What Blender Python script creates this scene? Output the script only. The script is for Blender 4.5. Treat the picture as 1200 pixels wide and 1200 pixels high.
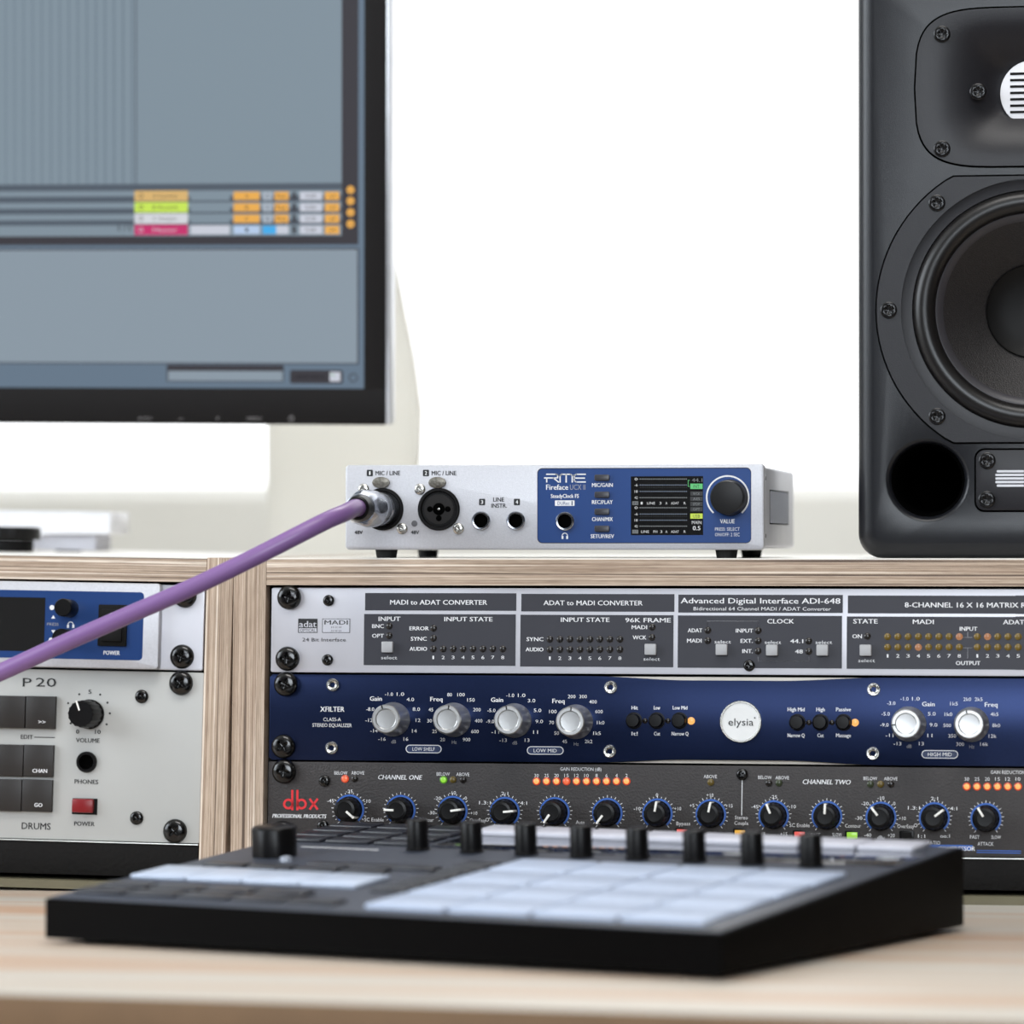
import bpy, bmesh, math, random
from math import sin, cos, tan, radians as R, pi, atan, sqrt
from mathutils import Vector, Matrix
random.seed(4)
S = bpy.context.scene
COL = S.collection
for o in list(bpy.data.objects): bpy.data.objects.remove(o)

# ------------------------------------------------------------------ camera
TH, PH, FPX, DESK = R(9.8), atan(38/4800), 4800.0, 0.75
FW = Vector((-sin(TH)*cos(PH), cos(TH)*cos(PH), sin(PH)))
RT = Vector((cos(TH), sin(TH), 0)); UP = RT.cross(FW)
FH = Vector((-sin(TH), cos(TH), 0))
CAM = Vector((0, 0, DESK+.177)) - 2.065*FH
cd = bpy.data.cameras.new('camera'); cam = bpy.data.objects.new('camera', cd); COL.objects.link(cam)
cam.matrix_world = Matrix.Translation(CAM) @ Matrix((RT, UP, -FW)).transposed().to_4x4()
cd.sensor_width = 36; cd.lens = 36*FPX/1200; cd.clip_start = .05
cd.dof.use_dof = True; cd.dof.focus_distance = 2.06; cd.dof.aperture_fstop = 5.6
S.camera = cam
# ------------------------------------------------------------------ world, lights, exposure
S.view_settings.view_transform = 'Standard'; S.view_settings.look = 'None'
S.view_settings.exposure = 0.0; S.view_settings.gamma = 1; S.view_settings.use_curve_mapping = False
W = bpy.data.worlds.new('sky'); S.world = W; W.use_nodes = True
bg = W.node_tree.nodes['Background']; bg.inputs[0].default_value = (.96, .98, 1, 1); bg.inputs[1].default_value = 2.2

def area(name, loc, target, sx, sy, power, color=(1, 1, 1)):
    l = bpy.data.lights.new(name, 'AREA'); l.shape = 'RECTANGLE'; l.size = sx; l.size_y = sy; l.energy = power; l.color = color
    o = bpy.data.objects.new(name, l); COL.objects.link(o); o.location = loc
    o.rotation_euler = (Vector(target)-Vector(loc)).to_track_quat('-Z', 'Y').to_euler(); return o
area('side_window_daylight', (-2.25, -1.3, 1.75), (0, -.1, .9), 1.9, 1.3, 44, (.82, .91, 1))
area('ceiling_light_panel', (.15, -.75, 2.56), (.15, -.55, 0), 1.1, 1.1, 28, (1, .98, .95))
area('added_back_wall_fill', (.1, 1.0, 2.56), (.1, 1.1, 0), .9, .5, 16, (1, .98, .95))  # unseen fill, added to lift the wall below the sill
area('added_camera_side_fill', (.5, -3.55, 1.78), (.2, 0, .95), 1.4, 1.1, 44, (.84, .92, 1))  # added source behind the camera, shapes gradients on blue metal and speaker

# ------------------------------------------------------------------ materials
MATS = {}
def s2l(c): return tuple(((v/255)/12.92 if v/255 <= .04045 else ((v/255+.055)/1.055)**2.4) for v in c)
def mat(name, rgb, rough=.5, metal=0, var=.06, scale=60, bump=0, bscale=400, emit=0, coat=0, spec=.5):
    if name in MATS: return MATS[name]
    m = bpy.data.materials.new(name); m.use_nodes = True; MATS[name] = m
    nt = m.node_tree; p = nt.nodes['Principled BSDF']; c = s2l(rgb)
    p.inputs['Roughness'].default_value = rough; p.inputs['Metallic'].default_value = metal
    p.inputs['Coat Weight'].default_value = coat; p.inputs['Specular IOR Level'].default_value = spec
    tc = nt.nodes.new('ShaderNodeTexCoord')
    n = nt.nodes.new('ShaderNodeTexNoise'); n.inputs['Scale'].default_value = scale; n.inputs['Detail'].default_value = 4
    nt.links.new(tc.outputs['Object'], n.inputs['Vector'])
    r = nt.nodes.new('ShaderNodeValToRGB')
    r.color_ramp.elements[0].position = .3; r.color_ramp.elements[1].position = .7
    r.color_ramp.elements[0].color = (*[v*(1-var) for v in c], 1); r.color_ramp.elements[1].color = (*[min(1, v*(1+var)) for v in c], 1)
    nt.links.new(n.outputs['Fac'], r.inputs['Fac']); nt.links.new(r.outputs['Color'], p.inputs['Base Color'])
    if bump:
        b = nt.nodes.new('ShaderNodeTexNoise'); b.inputs['Scale'].default_value = bscale; b.inputs['Detail'].default_value = 3
        nt.links.new(tc.outputs['Object'], b.inputs['Vector'])
        bp = nt.nodes.new('ShaderNodeBump'); bp.inputs['Strength'].default_value = bump; bp.inputs['Distance'].default_value = .0004
        nt.links.new(b.outputs['Fac'], bp.inputs['Height']); nt.links.new(bp.outputs['Normal'], p.inputs['Normal'])
    if emit:
        p.inputs['Emission Color'].default_value = (*c, 1); p.inputs['Emission Strength'].default_value = emit
    return m
def lit(name, rgb, k=1.0):
    """pixel of a lit screen: emits its colour, dark glass otherwise"""
    if name in MATS: return MATS[name]
    m = mat(name, (10, 10, 11), rough=.25, var=0)
    p = m.node_tree.nodes['Principled BSDF']; p.inputs['Emission Color'].default_value = (*s2l(rgb), 1); p.inputs['Emission Strength'].default_value = k
    return m
def ply(name, axis, tint=1.0):
    """plywood edge: thin veneers stacked along one axis, with grain along them"""
    m = bpy.data.materials.new(name); m.use_nodes = True; nt = m.node_tree; p = nt.nodes['Principled BSDF']
    p.inputs['Roughness'].default_value = .6
    tc = nt.nodes.new('ShaderNodeTexCoord')
    def noise(sc, detail, seed):
        mp = nt.nodes.new('ShaderNodeMapping'); mp.inputs['Scale'].default_value = sc; mp.inputs['Location'].default_value = (seed, seed*2, seed*3)
        n = nt.nodes.new('ShaderNodeTexNoise'); n.inputs['Scale'].default_value = 1; n.inputs['Detail'].default_value = detail
        nt.links.new(tc.outputs['Object'], mp.inputs['Vector']); nt.links.new(mp.outputs['Vector'], n.inputs['Vector']); return n
    sc = [2.2, 2.2, 2.2]; sc[axis] = 620
    sf = [90, 40, 90]; sf[axis] = 2200
    a = noise(sc, 2, 1.3); b = noise(sf, 3, 7.7)
    r = nt.nodes.new('ShaderNodeValToRGB'); e = r.color_ramp.elements
    cols = [(.34, (92, 74, 62)), (.40, (166, 144, 124)), (.50, (200, 180, 160)), (.58, (150, 126, 106)), (.62, (190, 168, 148)), (.70, (228, 214, 198))]
    e[0].position = cols[0][0]; e[0].color = (*s2l(cols[0][1]), 1); e[1].position = cols[-1][0]; e[1].color = (*s2l(cols[-1][1]), 1)
    for q, c in cols[1:-1]:
        k = e.new(q); k.color = (*s2l(c), 1)
    nt.links.new(a.outputs['Fac'], r.inputs['Fac'])
    mx = nt.nodes.new('ShaderNodeMix'); mx.data_type = 'RGBA'; mx.blend_type = 'MULTIPLY'; mx.inputs['Factor'].default_value = .45
    r2 = nt.nodes.new('ShaderNodeValToRGB'); r2.color_ramp.elements[0].position = .3; r2.color_ramp.elements[0].color = (.4, .35, .3, 1)
    r2.color_ramp.elements[1].position = .55; r2.color_ramp.elements[1].color = (1, 1, 1, 1)
    nt.links.new(b.outputs['Fac'], r2.inputs['Fac'])
    nt.links.new(r.outputs['Color'], mx.inputs['A']); nt.links.new(r2.outputs['Color'], mx.inputs['B'])
    nt.links.new(mx.outputs['Result'], p.inputs['Base Color']); return m
def wood_top(name):
    m = bpy.data.materials.new(name); m.use_nodes = True; nt = m.node_tree; p = nt.nodes['Principled BSDF']
    p.inputs['Roughness'].default_value = .42
    tc = nt.nodes.new('ShaderNodeTexCoord'); mp = nt.nodes.new('ShaderNodeMapping'); mp.inputs['Scale'].default_value = (1.6, 26, 1)
    n = nt.nodes.new('ShaderNodeTexNoise'); n.inputs['Scale'].default_value = 1; n.inputs['Detail'].default_value = 5; n.inputs['Distortion'].default_value = .4
    nt.links.new(tc.outputs['Object'], mp.inputs['Vector']); nt.links.new(mp.outputs['Vector'], n.inputs['Vector'])
    r = nt.nodes.new('ShaderNodeValToRGB'); e = r.color_ramp.elements
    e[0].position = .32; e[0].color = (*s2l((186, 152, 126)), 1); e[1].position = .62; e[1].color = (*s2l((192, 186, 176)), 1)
    k = e.new(.5); k.color = (*s2l((190, 174, 158)), 1)
    nt.links.new(n.outputs['Fac'], r.inputs['Fac']); nt.links.new(r.outputs['Color'], p.inputs['Base Color']); return m

BLACK = mat('black_plastic', (11, 10, 11), .34, spec=.22); BLACKM = mat('matt_black', (10, 9, 9), .7, spec=.2)
SCREW = mat('black_screw', (10, 9, 9), .18, .1, spec=.6); STEEL = mat('screw_steel', (196, 194, 188), .25, 1)
CHROME = mat('chrome', (160, 164, 174), .2, 1, var=.01); HOLE = mat('hole_black', (3, 3, 3), .9, spec=0.02)
SILVER = mat('silver_faceplate', (192, 192, 197), .42, .35, var=.05, scale=900, bump=.25, bscale=1800)
SILVERB = mat('silver_body', (214, 214, 220), .38, .45, var=.03)
CREAM = mat('offwhite_faceplate', (178, 178, 175), .55, .1, var=.03, scale=18)
LGREY = mat('lightgrey_faceplate', (198, 198, 205), .4, .3, var=.02)
WHITEP = mat('white_print', (226, 226, 228), .5, var=0); GREYP = mat('grey_print', (150, 150, 155), .5, var=0)
BLACKP = mat('black_print', (20, 20, 22), .5, var=0)
INK = mat('slate_print', (40, 40, 49), .5, var=.05, scale=30)
RBLUE = mat('blue_panel', (24, 60, 118), .34, .2, var=.02); RDARK = mat('panel_navy', (20, 40, 80), .4)
EBLUE = mat('anodised_blue', (25, 37, 70), .33, .8, var=.05, scale=700)
DBX = mat('charcoal_faceplate', (49, 45, 45), .55, .1, var=.08, scale=300, bump=.9, bscale=900)
PRED = mat('red_print', (214, 36, 44), .5, var=0); PBLUE = mat('blue_print', (40, 92, 176), .45, var=0)
PLYH = ply('plywood_edge_flat', 2); PLYV = ply('plywood_edge_upright', 0)
LAM = mat('pale_laminate', (236, 232, 224), .35, var=.02)
LWOOD = wood_top('pale_oak_top')

# ------------------------------------------------------------------ mesh helpers (local units: millimetres, viewer towards -y)
def bx(bm, x0, x1, y0, y1, z0, z1, bev=0, mi=0, seg=2):
    v = [bm.verts.new((x, y, z)) for x in (x0, x1) for y in (y0, y1) for z in (z0, z1)]
    fs = [bm.faces.new([v[i] for i in q]) for q in ((0, 1, 3, 2), (4, 6, 7, 5), (0, 4, 5, 1), (2, 3, 7, 6), (0, 2, 6, 4), (1, 5, 7, 3))]
    for f in fs: f.material_index = mi
    if bev:
        es = list({e for f in fs for e in f.edges})
        r = bmesh.ops.bevel(bm, geom=es, offset=bev, segments=seg, profile=.5, affect='EDGES')
        for f in r['faces']: f.material_index = mi
    return fs
def lathe(bm, prof, n=32, c=(0, 0, 0), axis='y', mi=0, mod=None, hexn=0):
    """prof: (radius, height towards viewer); axis y -> -y is out, axis z -> +z is out"""
    rings = []
    for k, (r, h) in enumerate(prof):
        if r <= 1e-6:
            p = (c[0], c[1]-h, c[2]) if axis == 'y' else (c[0], c[1], c[2]+h)
            rings.append([bm.verts.new(p)]); continue
        ring = []
        for i in range(n):
            a = 2*pi*i/n; rr = r
            if mod and mod.get(k): rr = r*mod[k](a)
            u, w = rr*cos(a), rr*sin(a)
            ring.append(bm.verts.new((c[0]+u, c[1]-h, c[2]+w) if axis == 'y' else (c[0]+u, c[1]+w, c[2]+h)))
        rings.append(ring)
    for a, b in zip(rings, rings[1:]):
        for i in range(n):
            j = (i+1) % n
            if len(a) == 1 and len(b) == 1: continue
            if len(a) == 1: q = [a[0], b[i], b[j]]
            elif len(b) == 1: q = [a[i], a[j], b[0]]
            else: q = [a[i], a[j], b[j], b[i]]
            f = bm.faces.new(q if axis == 'z' else q[::-1]); f.material_index = mi
def rrect(x0, x1, z0, z1, r, n=6):
    pts = []
    for cx, cz, a0 in ((x1-r, z1-r, 0), (x0+r, z1-r, 90), (x0+r, z0+r, 180), (x1-r, z0+r, 270)):
        for i in range(n+1):
            a = R(a0+90*i/n); pts.append((cx+r*cos(a), cz+r*sin(a)))
    return pts
def prism(bm, pts, y0, y1, mi=0, bev=0, plane='y'):
    """polygon pts (x,z) extruded y0 (front) .. y1 (back); plane z: pts (x,y) extruded z; plane x: pts (y,z) extruded x"""
    def P3(u, v, d): return (u, d, v) if plane == 'y' else ((u, v, d) if plane == 'z' else (d, u, v))
    a = [bm.verts.new(P3(u, v, y0)) for u, v in pts]; b = [bm.verts.new(P3(u, v, y1)) for u, v in pts]
    fs = [bm.faces.new(a), bm.faces.new(b[::-1])]
    n = len(pts)
    for i in range(n): fs.append(bm.faces.new((a[i], b[i], b[(i+1) % n], a[(i+1) % n])))
    for f in fs: f.material_index = mi
    bmesh.ops.recalc_face_normals(bm, faces=fs)
    if bev:
        r = bmesh.ops.bevel(bm, geom=list(fs[0].edges)+list(fs[1].edges), offset=bev, segments=2, profile=.5, affect='EDGES')
        for f in r['faces']: f.material_index = mi
def tube(bm, pts, rad, n=16, mi=0):
    pts = [Vector(p) for p in pts]; rings = []; nrm = Vector((0, 0, 1))
    for i, p in enumerate(pts):
        t = (pts[min(i+1, len(pts)-1)]-pts[max(i-1, 0)]).normalized()
        nrm = (nrm - t*nrm.dot(t)).normalized(); b = t.cross(nrm)
        rings.append([bm.verts.new(p+(nrm*cos(2*pi*k/n)+b*sin(2*pi*k/n))*rad) for k in range(n)])
    for a, b in zip(rings, rings[1:]):
        for k in range(n): bm.faces.new((a[k], a[(k+1) % n], b[(k+1) % n], b[k])).material_index = mi
    bm.faces.new(rings[0][::-1]); bm.faces.new(rings[-1])
def NB(): return bmesh.new()
def mesh_of(name, bm, mats, scale=.001, sharp=35):
    bmesh.ops.scale(bm, vec=(scale,)*3, verts=bm.verts)
    me = bpy.data.meshes.new(name)
    for f in bm.faces: f.smooth = True
    bm.to_mesh(me); bm.free()
    me.set_sharp_from_angle(angle=R(sharp))
    for m in (mats if isinstance(mats, (list, tuple)) else [mats]): me.materials.append(m)
    return me
def put(name, me, parent=None, loc=None, rot=None, label=None):
    o = bpy.data.objects.new(name, me); COL.objects.link(o)
    if parent: o.parent = parent
    if loc is not None: o.location = [v*.001 for v in loc]
    if rot is not None: o.rotation_euler = rot
    if label: o['label'] = label
    return o
def obj(name, bm, mats, parent=None, loc=None, rot=None, label=None):
    return put(name, mesh_of(name, bm, mats), parent, loc, rot, label)
def thing(name, label, cat, M=None, group=None):
    o = bpy.data.objects.new(name, None); COL.objects.link(o); o.empty_display_size = .02
    o.matrix_world = M if M is not None else Matrix()
    o['label'] = label; o['category'] = cat
    if group: o['group'] = group
    return o
def tag(o, label, cat, group=None):
    o['label'] = label; o['category'] = cat
    if group: o['group'] = group
    return o
def P(M, px, py, off=0, plane='y'):
    """ray through pixel meets the plane `off` mm proud of the local face; returns local mm"""
    Mi = M.inverted(); d = FW + RT*((px-600)/FPX) - UP*((py-600)/FPX)
    d = Mi.to_3x3() @ d; c = Mi @ CAM
    if plane == 'y': t = (-off*.001 - c.y)/d.y; q = c+d*t; return q.x*1000, q.z*1000
    if plane == 'z': t = (off*.001 - c.z)/d.z; q = c+d*t; return q.x*1000, q.y*1000

# ------------------------------------------------------------------ flat print
_tc = {}
def glyphs(s, bold):
    k = (s, bold)
    if k in _tc: return _tc[k]
    c = bpy.data.curves.new('t', 'FONT'); c.body = s; c.size = 1; c.resolution_u = 2; c.fill_mode = 'FRONT'; c.offset = bold
    o = bpy.data.objects.new('t', c); COL.objects.link(o)
    dg = bpy.context.evaluated_depsgraph_get(); dg.update()
    me = bpy.data.meshes.new_from_object(o.evaluated_get(dg))
    vs = [(v.co.x, v.co.y) for v in me.vertices]; fs = [tuple(p.vertices) for p in me.polygons]
    bpy.data.objects.remove(o); bpy.data.curves.remove(c); bpy.data.meshes.remove(me)
    _tc[k] = (vs, fs); return _tc[k]
class Art:
    """flat print collected into one thin mesh on a face; all positions in picture pixels mapped onto that face"""
    def __init__(s, M, base=0.0): s.M = M; s.bm = NB(); s.mats = []; s.base = base
    def m(s, material):
        if material not in s.mats: s.mats.append(material)
        return s.mats.index(material)
    def xz(s, px, py): return P(s.M, px, py, s.base)
    def face(s, pts, material, lv=1):
        y = -(s.base + .10*lv)
        f = s.bm.faces.new([s.bm.verts.new((x, y, z)) for x, z in pts]); f.material_index = s.m(material)
        if f.normal.length == 0: f.normal_update()
        f.normal_update()
        if f.normal.y > 0: f.normal_flip()
    def rect(s, x0, y0, x1, y1, material, lv=1):
        a = s.xz(x0, y0); b = s.xz(x1, y1); s.face([(a[0], a[1]), (b[0], a[1]), (b[0], b[1]), (a[0], b[1])], material, lv)
    def rr(s, x0, y0, x1, y1, r, material, lv=1):
        a = s.xz(x0, y0); b = s.xz(x1, y1); s.face(rrect(a[0], b[0], b[1], a[1], r*.43), material, lv)
    def disc(s, x, y, r, material, lv=1, n=24):
        c = s.xz(x, y); s.face([(c[0]+r*.43*cos(2*pi*i/n), c[1]+r*.43*sin(2*pi*i/n)) for i in range(n)], material, lv)
    def arc(s, x, y, r, w, a0, a1, material, lv=1, n=40):
        c = s.xz(x, y); r0, r1 = (r-w/2)*.43, (r+w/2)*.43
        for i in range(n):
            p, q = R(a0+(a1-a0)*i/n), R(a0+(a1-a0)*(i+1)/n)      # clockwise from top
            s.face([(c[0]+rr*sin(a), c[1]+rr*cos(a)) for rr, a in ((r0, p), (r1, p), (r1, q), (r0, q))], material, lv)
    def stroke(s, pts, w, material, lv=1):
        P_ = [Vector(s.xz(*p)) for p in pts]; h = w*.43/2
        for a, b in zip(P_, P_[1:]):
            d = (b-a).normalized(); n = Vector((-d.y, d.x)); a2, b2 = a-d*h, b+d*h
            s.face([tuple(v) for v in (a2+n*h, b2+n*h, b2-n*h, a2-n*h)], material, lv)
    def text(s, t, x, y, cap=5, w=None, material=None, bold=.013, lv=2, shear=0, wf=1.0):
        material = material or WHITEP
        if bold > .012 and cap > 4.3 and not s.__dict__.get('_in'):
            s._in = True
            for e_ in (-.15, .15): s.text(t, x+e_, y, cap, w-.3 if w else None, material, bold, lv+(.05 if e_ > 0 else 0), shear, wf)
            s._in = False; return
        vs, fs = glyphs(t, 0)
        if not vs: return
        x0 = min(v[0] for v in vs); x1 = max(v[0] for v in vs)
        k = cap*.43/.70; kx = (w*.435/(x1-x0)) if w else k*wf
        c = s.xz(x, y); mx = (x0+x1)/2; mi = s.m(material); yy = -(s.base+.10*lv)
        nv = [s.bm.verts.new((c[0]+(v[0]-mx)*kx+shear*(v[1]-.35)*k, yy, c[1]+(v[1]-.35)*k)) for v in vs]
        for f in fs:
            try:
                g = s.bm.faces.new([nv[i] for i in f]); g.material_index = mi
                g.normal_update()
                if g.normal.y > 0: g.normal_flip()
            except ValueError: pass
    def done(s, name, parent, label=None): return obj(name, s.bm, s.mats, parent, label=label)

# ------------------------------------------------------------------ shared small parts
def screw_mesh(name, r, dome, material, cross=.55):
    bm = NB(); f = lambda a: .38+.62*abs(cos(2*a))**3
    lathe(bm, [(r, 0), (r, dome*.35), (r*.9, dome*.75), (r*.66, dome), (r*cross, dome*1.03), (r*cross*.85, dome*.2), (0, dome*.1)],
          n=32, mod={4: f, 5: f})
    return mesh_of(name, bm, material, sharp=50)
RACKSCREW = screw_mesh('rack_screw', 6.2, 3.2, SCREW); SMALLBLK = screw_mesh('screw', 2.9, 1.3, SCREW)
SMALLSTL = screw_mesh('screw', 2.9, 1.1, STEEL)
def socket_mesh():
    bm = NB(); hexf = lambda a: cos(pi/6)/cos((a % (pi/3))-pi/6)
    lathe(bm, [(3.3, 0), (3.3, .6), (2.9, 1.1), (2.0, 1.1), (1.55, .7), (1.3, -.6), (0, -.6)], n=24, mod={4: hexf, 5: hexf}); return mesh_of('screw', bm, STEEL)
SOCKET = socket_mesh()
def led_mesh(name, m, r=1.75, rim=None):
    bm = NB()
    if rim: lathe(bm, [(r*1.12, 0), (r*1.12, .2), (r*.78, .6)], n=16, mi=1); lathe(bm, [(r*.78, .6), (r*.4, .85), (0, .9)], n=16)
    else: lathe(bm, [(r, 0), (r, .25), (r*.8, .6), (r*.4, .85), (0, .9)], n=16)
    return mesh_of(name, bm, [m, rim] if rim else m)
LEDOFF = led_mesh('indicator_light', mat('led_off', (28, 24, 22), .25))
LEDAMB = led_mesh('indicator_light', mat('led_amber_dim', (108, 86, 26), .3))
LEDAMB2 = led_mesh('indicator_light', lit('led_amber_mid', (176, 122, 84), .9))
ORIM = lit('led_rim_red', (214, 74, 46), .9)
LEDORG = led_mesh('indicator_light', lit('led_orange', (255, 184, 104), 1.1), 1.8, ORIM)
LEDORG2 = led_mesh('indicator_light', lit('led_orange_red', (244, 120, 78), 1), 1.8, ORIM)
LEDGRN = led_mesh('indicator_light', lit('led_green', (150, 222, 70), 1), 1.8, lit('led_rim_green', (90, 150, 40), .8))
LEDYEL = led_mesh('indicator_light', mat('led_yellow_off', (96, 80, 34), .3), 1.75)
LEDGRO = led_mesh('indicator_light', mat('led_green_off', (50, 58, 38), .3), 1.75)
def at(root, M, name, me, px, py, off=0, rot=None, label=None):
    x, z = P(M, px, py, off); return put(name, me, root, (x, -off, z), rot, label)
def base_of(MF, px, py0):
    """matrix of a unit's base point on a face frame"""
    x, z = P(MF, px, py0); return MF @ Matrix.Translation((x*.001, 0, z*.001))

# ------------------------------------------------------------------ frames of the two rack faces
ALPHA, ROLL = R(3), .0155
MR = Matrix.Translation((0, .002, DESK+.170)) @ Matrix.Rotation(-ALPHA, 4, 'X')
pv = MR @ Vector((P(MR, 275, 655)[0]*.001, 0, P(MR, 275, 655)[1]*.001))
MROLL = Matrix.Translation(pv) @ Matrix.Rotation(ROLL, 4, 'Y') @ Matrix.Translation(-pv)
ML = MROLL @ MR

# ================================================================== SETTING
def struct(name, boxes, m, scale=1):
    bm = NB()
    for b in boxes: bx(bm, *b)
    o = put(name, mesh_of(name, bm, m, 1)); o['kind'] = 'structure'; return o
WALLM = mat('wall_paint', (234, 232, 224), .8, var=.015, scale=3); CEILM = mat('ceiling_paint', (226, 225, 220), .8, var=.01, scale=3)
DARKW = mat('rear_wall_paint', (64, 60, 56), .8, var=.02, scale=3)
FLOORM = mat('floor_grey', (92, 82, 72), .5, var=.05, scale=5)
XL, XR, YF, YB, ZC = -2.3, 2.3, -3.6, 1.75, 2.62
SILL = DESK+.2235
struct('floor', [(XL, XR, YF, YB, -.06, 0)], FLOORM)
struct('ceiling', [(XL, XR, YF, YB, ZC, ZC+.06)], CEILM)
struct('wall_back', [(XL, XR, YB, YB+.12, 0, SILL), (XL, XR, YB, YB+.12, 2.35, ZC), (XL, -1.5, YB, YB+.12, SILL, 2.35), (1.5, XR, YB, YB+.12, SILL, 2.35)], WALLM)
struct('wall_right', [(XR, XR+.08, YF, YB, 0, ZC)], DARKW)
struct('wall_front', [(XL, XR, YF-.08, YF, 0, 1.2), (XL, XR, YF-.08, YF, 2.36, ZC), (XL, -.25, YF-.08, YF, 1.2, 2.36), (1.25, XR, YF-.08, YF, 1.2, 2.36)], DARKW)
struct('wall_left', [(XL-.08, XL, YF, YB, 0, 1.0), (XL-.08, XL, YF, YB, 2.4, ZC), (XL-.08, XL, YF, -2.3, 1.0, 2.4), (XL-.08, XL, -.3, YB, 1.0, 2.4)], WALLM)
WFR = mat('window_frame_white', (240, 240, 238), .4, var=.01)
struct('window_1', [(-1.5, 1.5, YB+.02, YB+.1, SILL, SILL+.012), (-1.5, 1.5, YB+.02, YB+.1, 2.3, 2.35), (-1.5, -1.45, YB+.02, YB+.1, SILL, 2.35), (1.45, 1.5, YB+.02, YB+.1, SILL, 2.35)], WFR)
struct('window_2', [(XL-.07, XL-.02, -2.3, -2.25, 1.0, 2.4), (XL-.07, XL-.02, -.35, -.3, 1.0, 2.4), (XL-.07, XL-.02, -2.3, -.3, 1.0, 1.05), (XL-.07, XL-.02, -2.3, -.3, 2.35, 2.4)], WFR)
struct('added_fill_window', [(-.25, -.2, YF-.07, YF-.02, 1.2, 2.36), (1.2, 1.25, YF-.07, YF-.02, 1.2, 2.36), (-.25, 1.25, YF-.07, YF-.02, 1.2, 1.23), (-.25, 1.25, YF-.07, YF-.02, 2.33, 2.36)], WFR)  # unseen frame invented around the added light behind the camera
lamp = thing('unseen_ceiling_lamp', 'added unseen ceiling lamp that brightens the back wall', 'lamp', Matrix.Translation((.1, 1.0, 2.60)))  # body for the added back fill light, an invented lamp
bm = NB(); bx(bm, -470, 470, -270, 270, -25, 15, 4); obj('unseen_lamp_housing', bm, WFR, lamp)
lamp = thing('unseen_ceiling_lamp', 'flat square white ceiling lamp above the desk', 'lamp', Matrix.Translation((.15, -.75, 2.60)))
bm = NB(); bx(bm, -580, 580, -580, 580, -25, 15, 4); obj('unseen_lamp_housing', bm, WFR, lamp)

# desk: the front edge of its top crosses the lower left corner of the view
desk = thing('desk', 'pale oak desk under the racks and pad controller', 'desk', Matrix.Translation((0, .1, 0)))
def groundpt(px, py):
    d = FW + RT*((px-600)/FPX) - UP*((py-600)/FPX); t = (DESK-CAM.z)/d.z; q = CAM+d*t; return q
e0, e1 = groundpt(24, 1165), groundpt(420, 1176)
dr = (e1-e0).normalized(); f0 = e0-dr*.8; f1 = e0+dr*1.8
bm = NB()
prism(bm, [((p[0])*1000, (p[1]-.1)*1000) for p in ((f0.x, f0.y), (f1.x, f1.y), (1.15, 1.0), (-1.25, 1.0))], 722, 750, plane='z', bev=1.5)
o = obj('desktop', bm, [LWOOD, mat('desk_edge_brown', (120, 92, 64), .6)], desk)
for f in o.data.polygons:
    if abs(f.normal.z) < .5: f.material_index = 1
for x, y in ((-900, -200), (900, -330), (-1100, 800), (1000, 800)):
    bm = NB(); bx(bm, x-30, x+30, y-30, y+30, 0, 722, 3); obj('leg', bm, BLACKM, desk)

# ================================================================== PLYWOOD RACK CABINETS
def cabinet(label, Mroot, xi0, xi1, wl, wr, zt):
    """xi0..xi1 inner opening (mm, root frame), wl / wr side-board thickness"""
    c = thing('rack_cabinet', label, 'cabinet', Mroot)
    H = 170.0; sl = tan(ALPHA); D = 380
    def side(x0, x1):
        bm = NB(); prism(bm, [(0, H), (-H*sl, 0), (D, 0), (D, H)], x0, x1, plane='x', bev=.35); return bm
    obj('side_board', side(xi0-wl, xi0), PLYV, c); obj('side_board', side(xi1, xi1+wr), PLYV, c)
    bm = NB(); k = zt/H
    prism(bm, [(0, H-.6), (-(H-zt)*sl, zt), (D, zt), (D, H-.6)], xi0+.15, xi1-.15, plane='x', bev=.3); obj('top_board', bm, PLYH, c)
    bm = NB(); prism(bm, [(2, H-.6), (D, H-.6), (D, H+.1), (2, H+.1)], xi0, xi1, plane='x'); obj('top_laminate', bm, LAM, c, label='pale laminate top surface')
    bm = NB(); prism(bm, [(-H*sl-4, 0), (-H*sl-4, 4.2), (D-6, 4.2), (D-6, 0)], xi0+.2, xi1-.2, plane='x'); obj('bottom_board', bm, mat('olive_board', (104, 98, 76), .6), c)
    bm = NB(); bx(bm, xi0+.2, xi1-.2, D-6, D, 4.4, zt-.2); obj('back_board', bm, BLACKM, c)
    for a in (xi0+.2, xi1-14.2):
        bm = NB(); prism(bm, [(9-(H-zt)*sl, zt-.2), (9-H*sl, 4.4), (13-H*sl, 4.4), (13-(H-zt)*sl, zt-.2)], a, a+14, plane='x'); obj('rack_rail', bm, BLACKM, c)
    return c
MC = Matrix.Translation((0, 0, DESK))
xi = P(MR, 312.5, 700)[0]; xs = P(MR, 274.6, 700)[0]
zt = 170+P(MR, 600, 686)[1]
cabinet('plywood rack cabinet under the silver audio interface, holding three units', MC, xi, xi+489, xi-xs, 15, zt)
xl = P(ML, 242.5, 700)[0]; xls = P(ML, 274, 700)[0]
zl = 170+P(ML, 100, 680)[1]
MCL = MROLL @ MC
cabinet('plywood rack cabinet at the left edge with the grey drum machine', MCL, xl-487, xl, 15, xls-xl-.15, zl)

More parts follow.
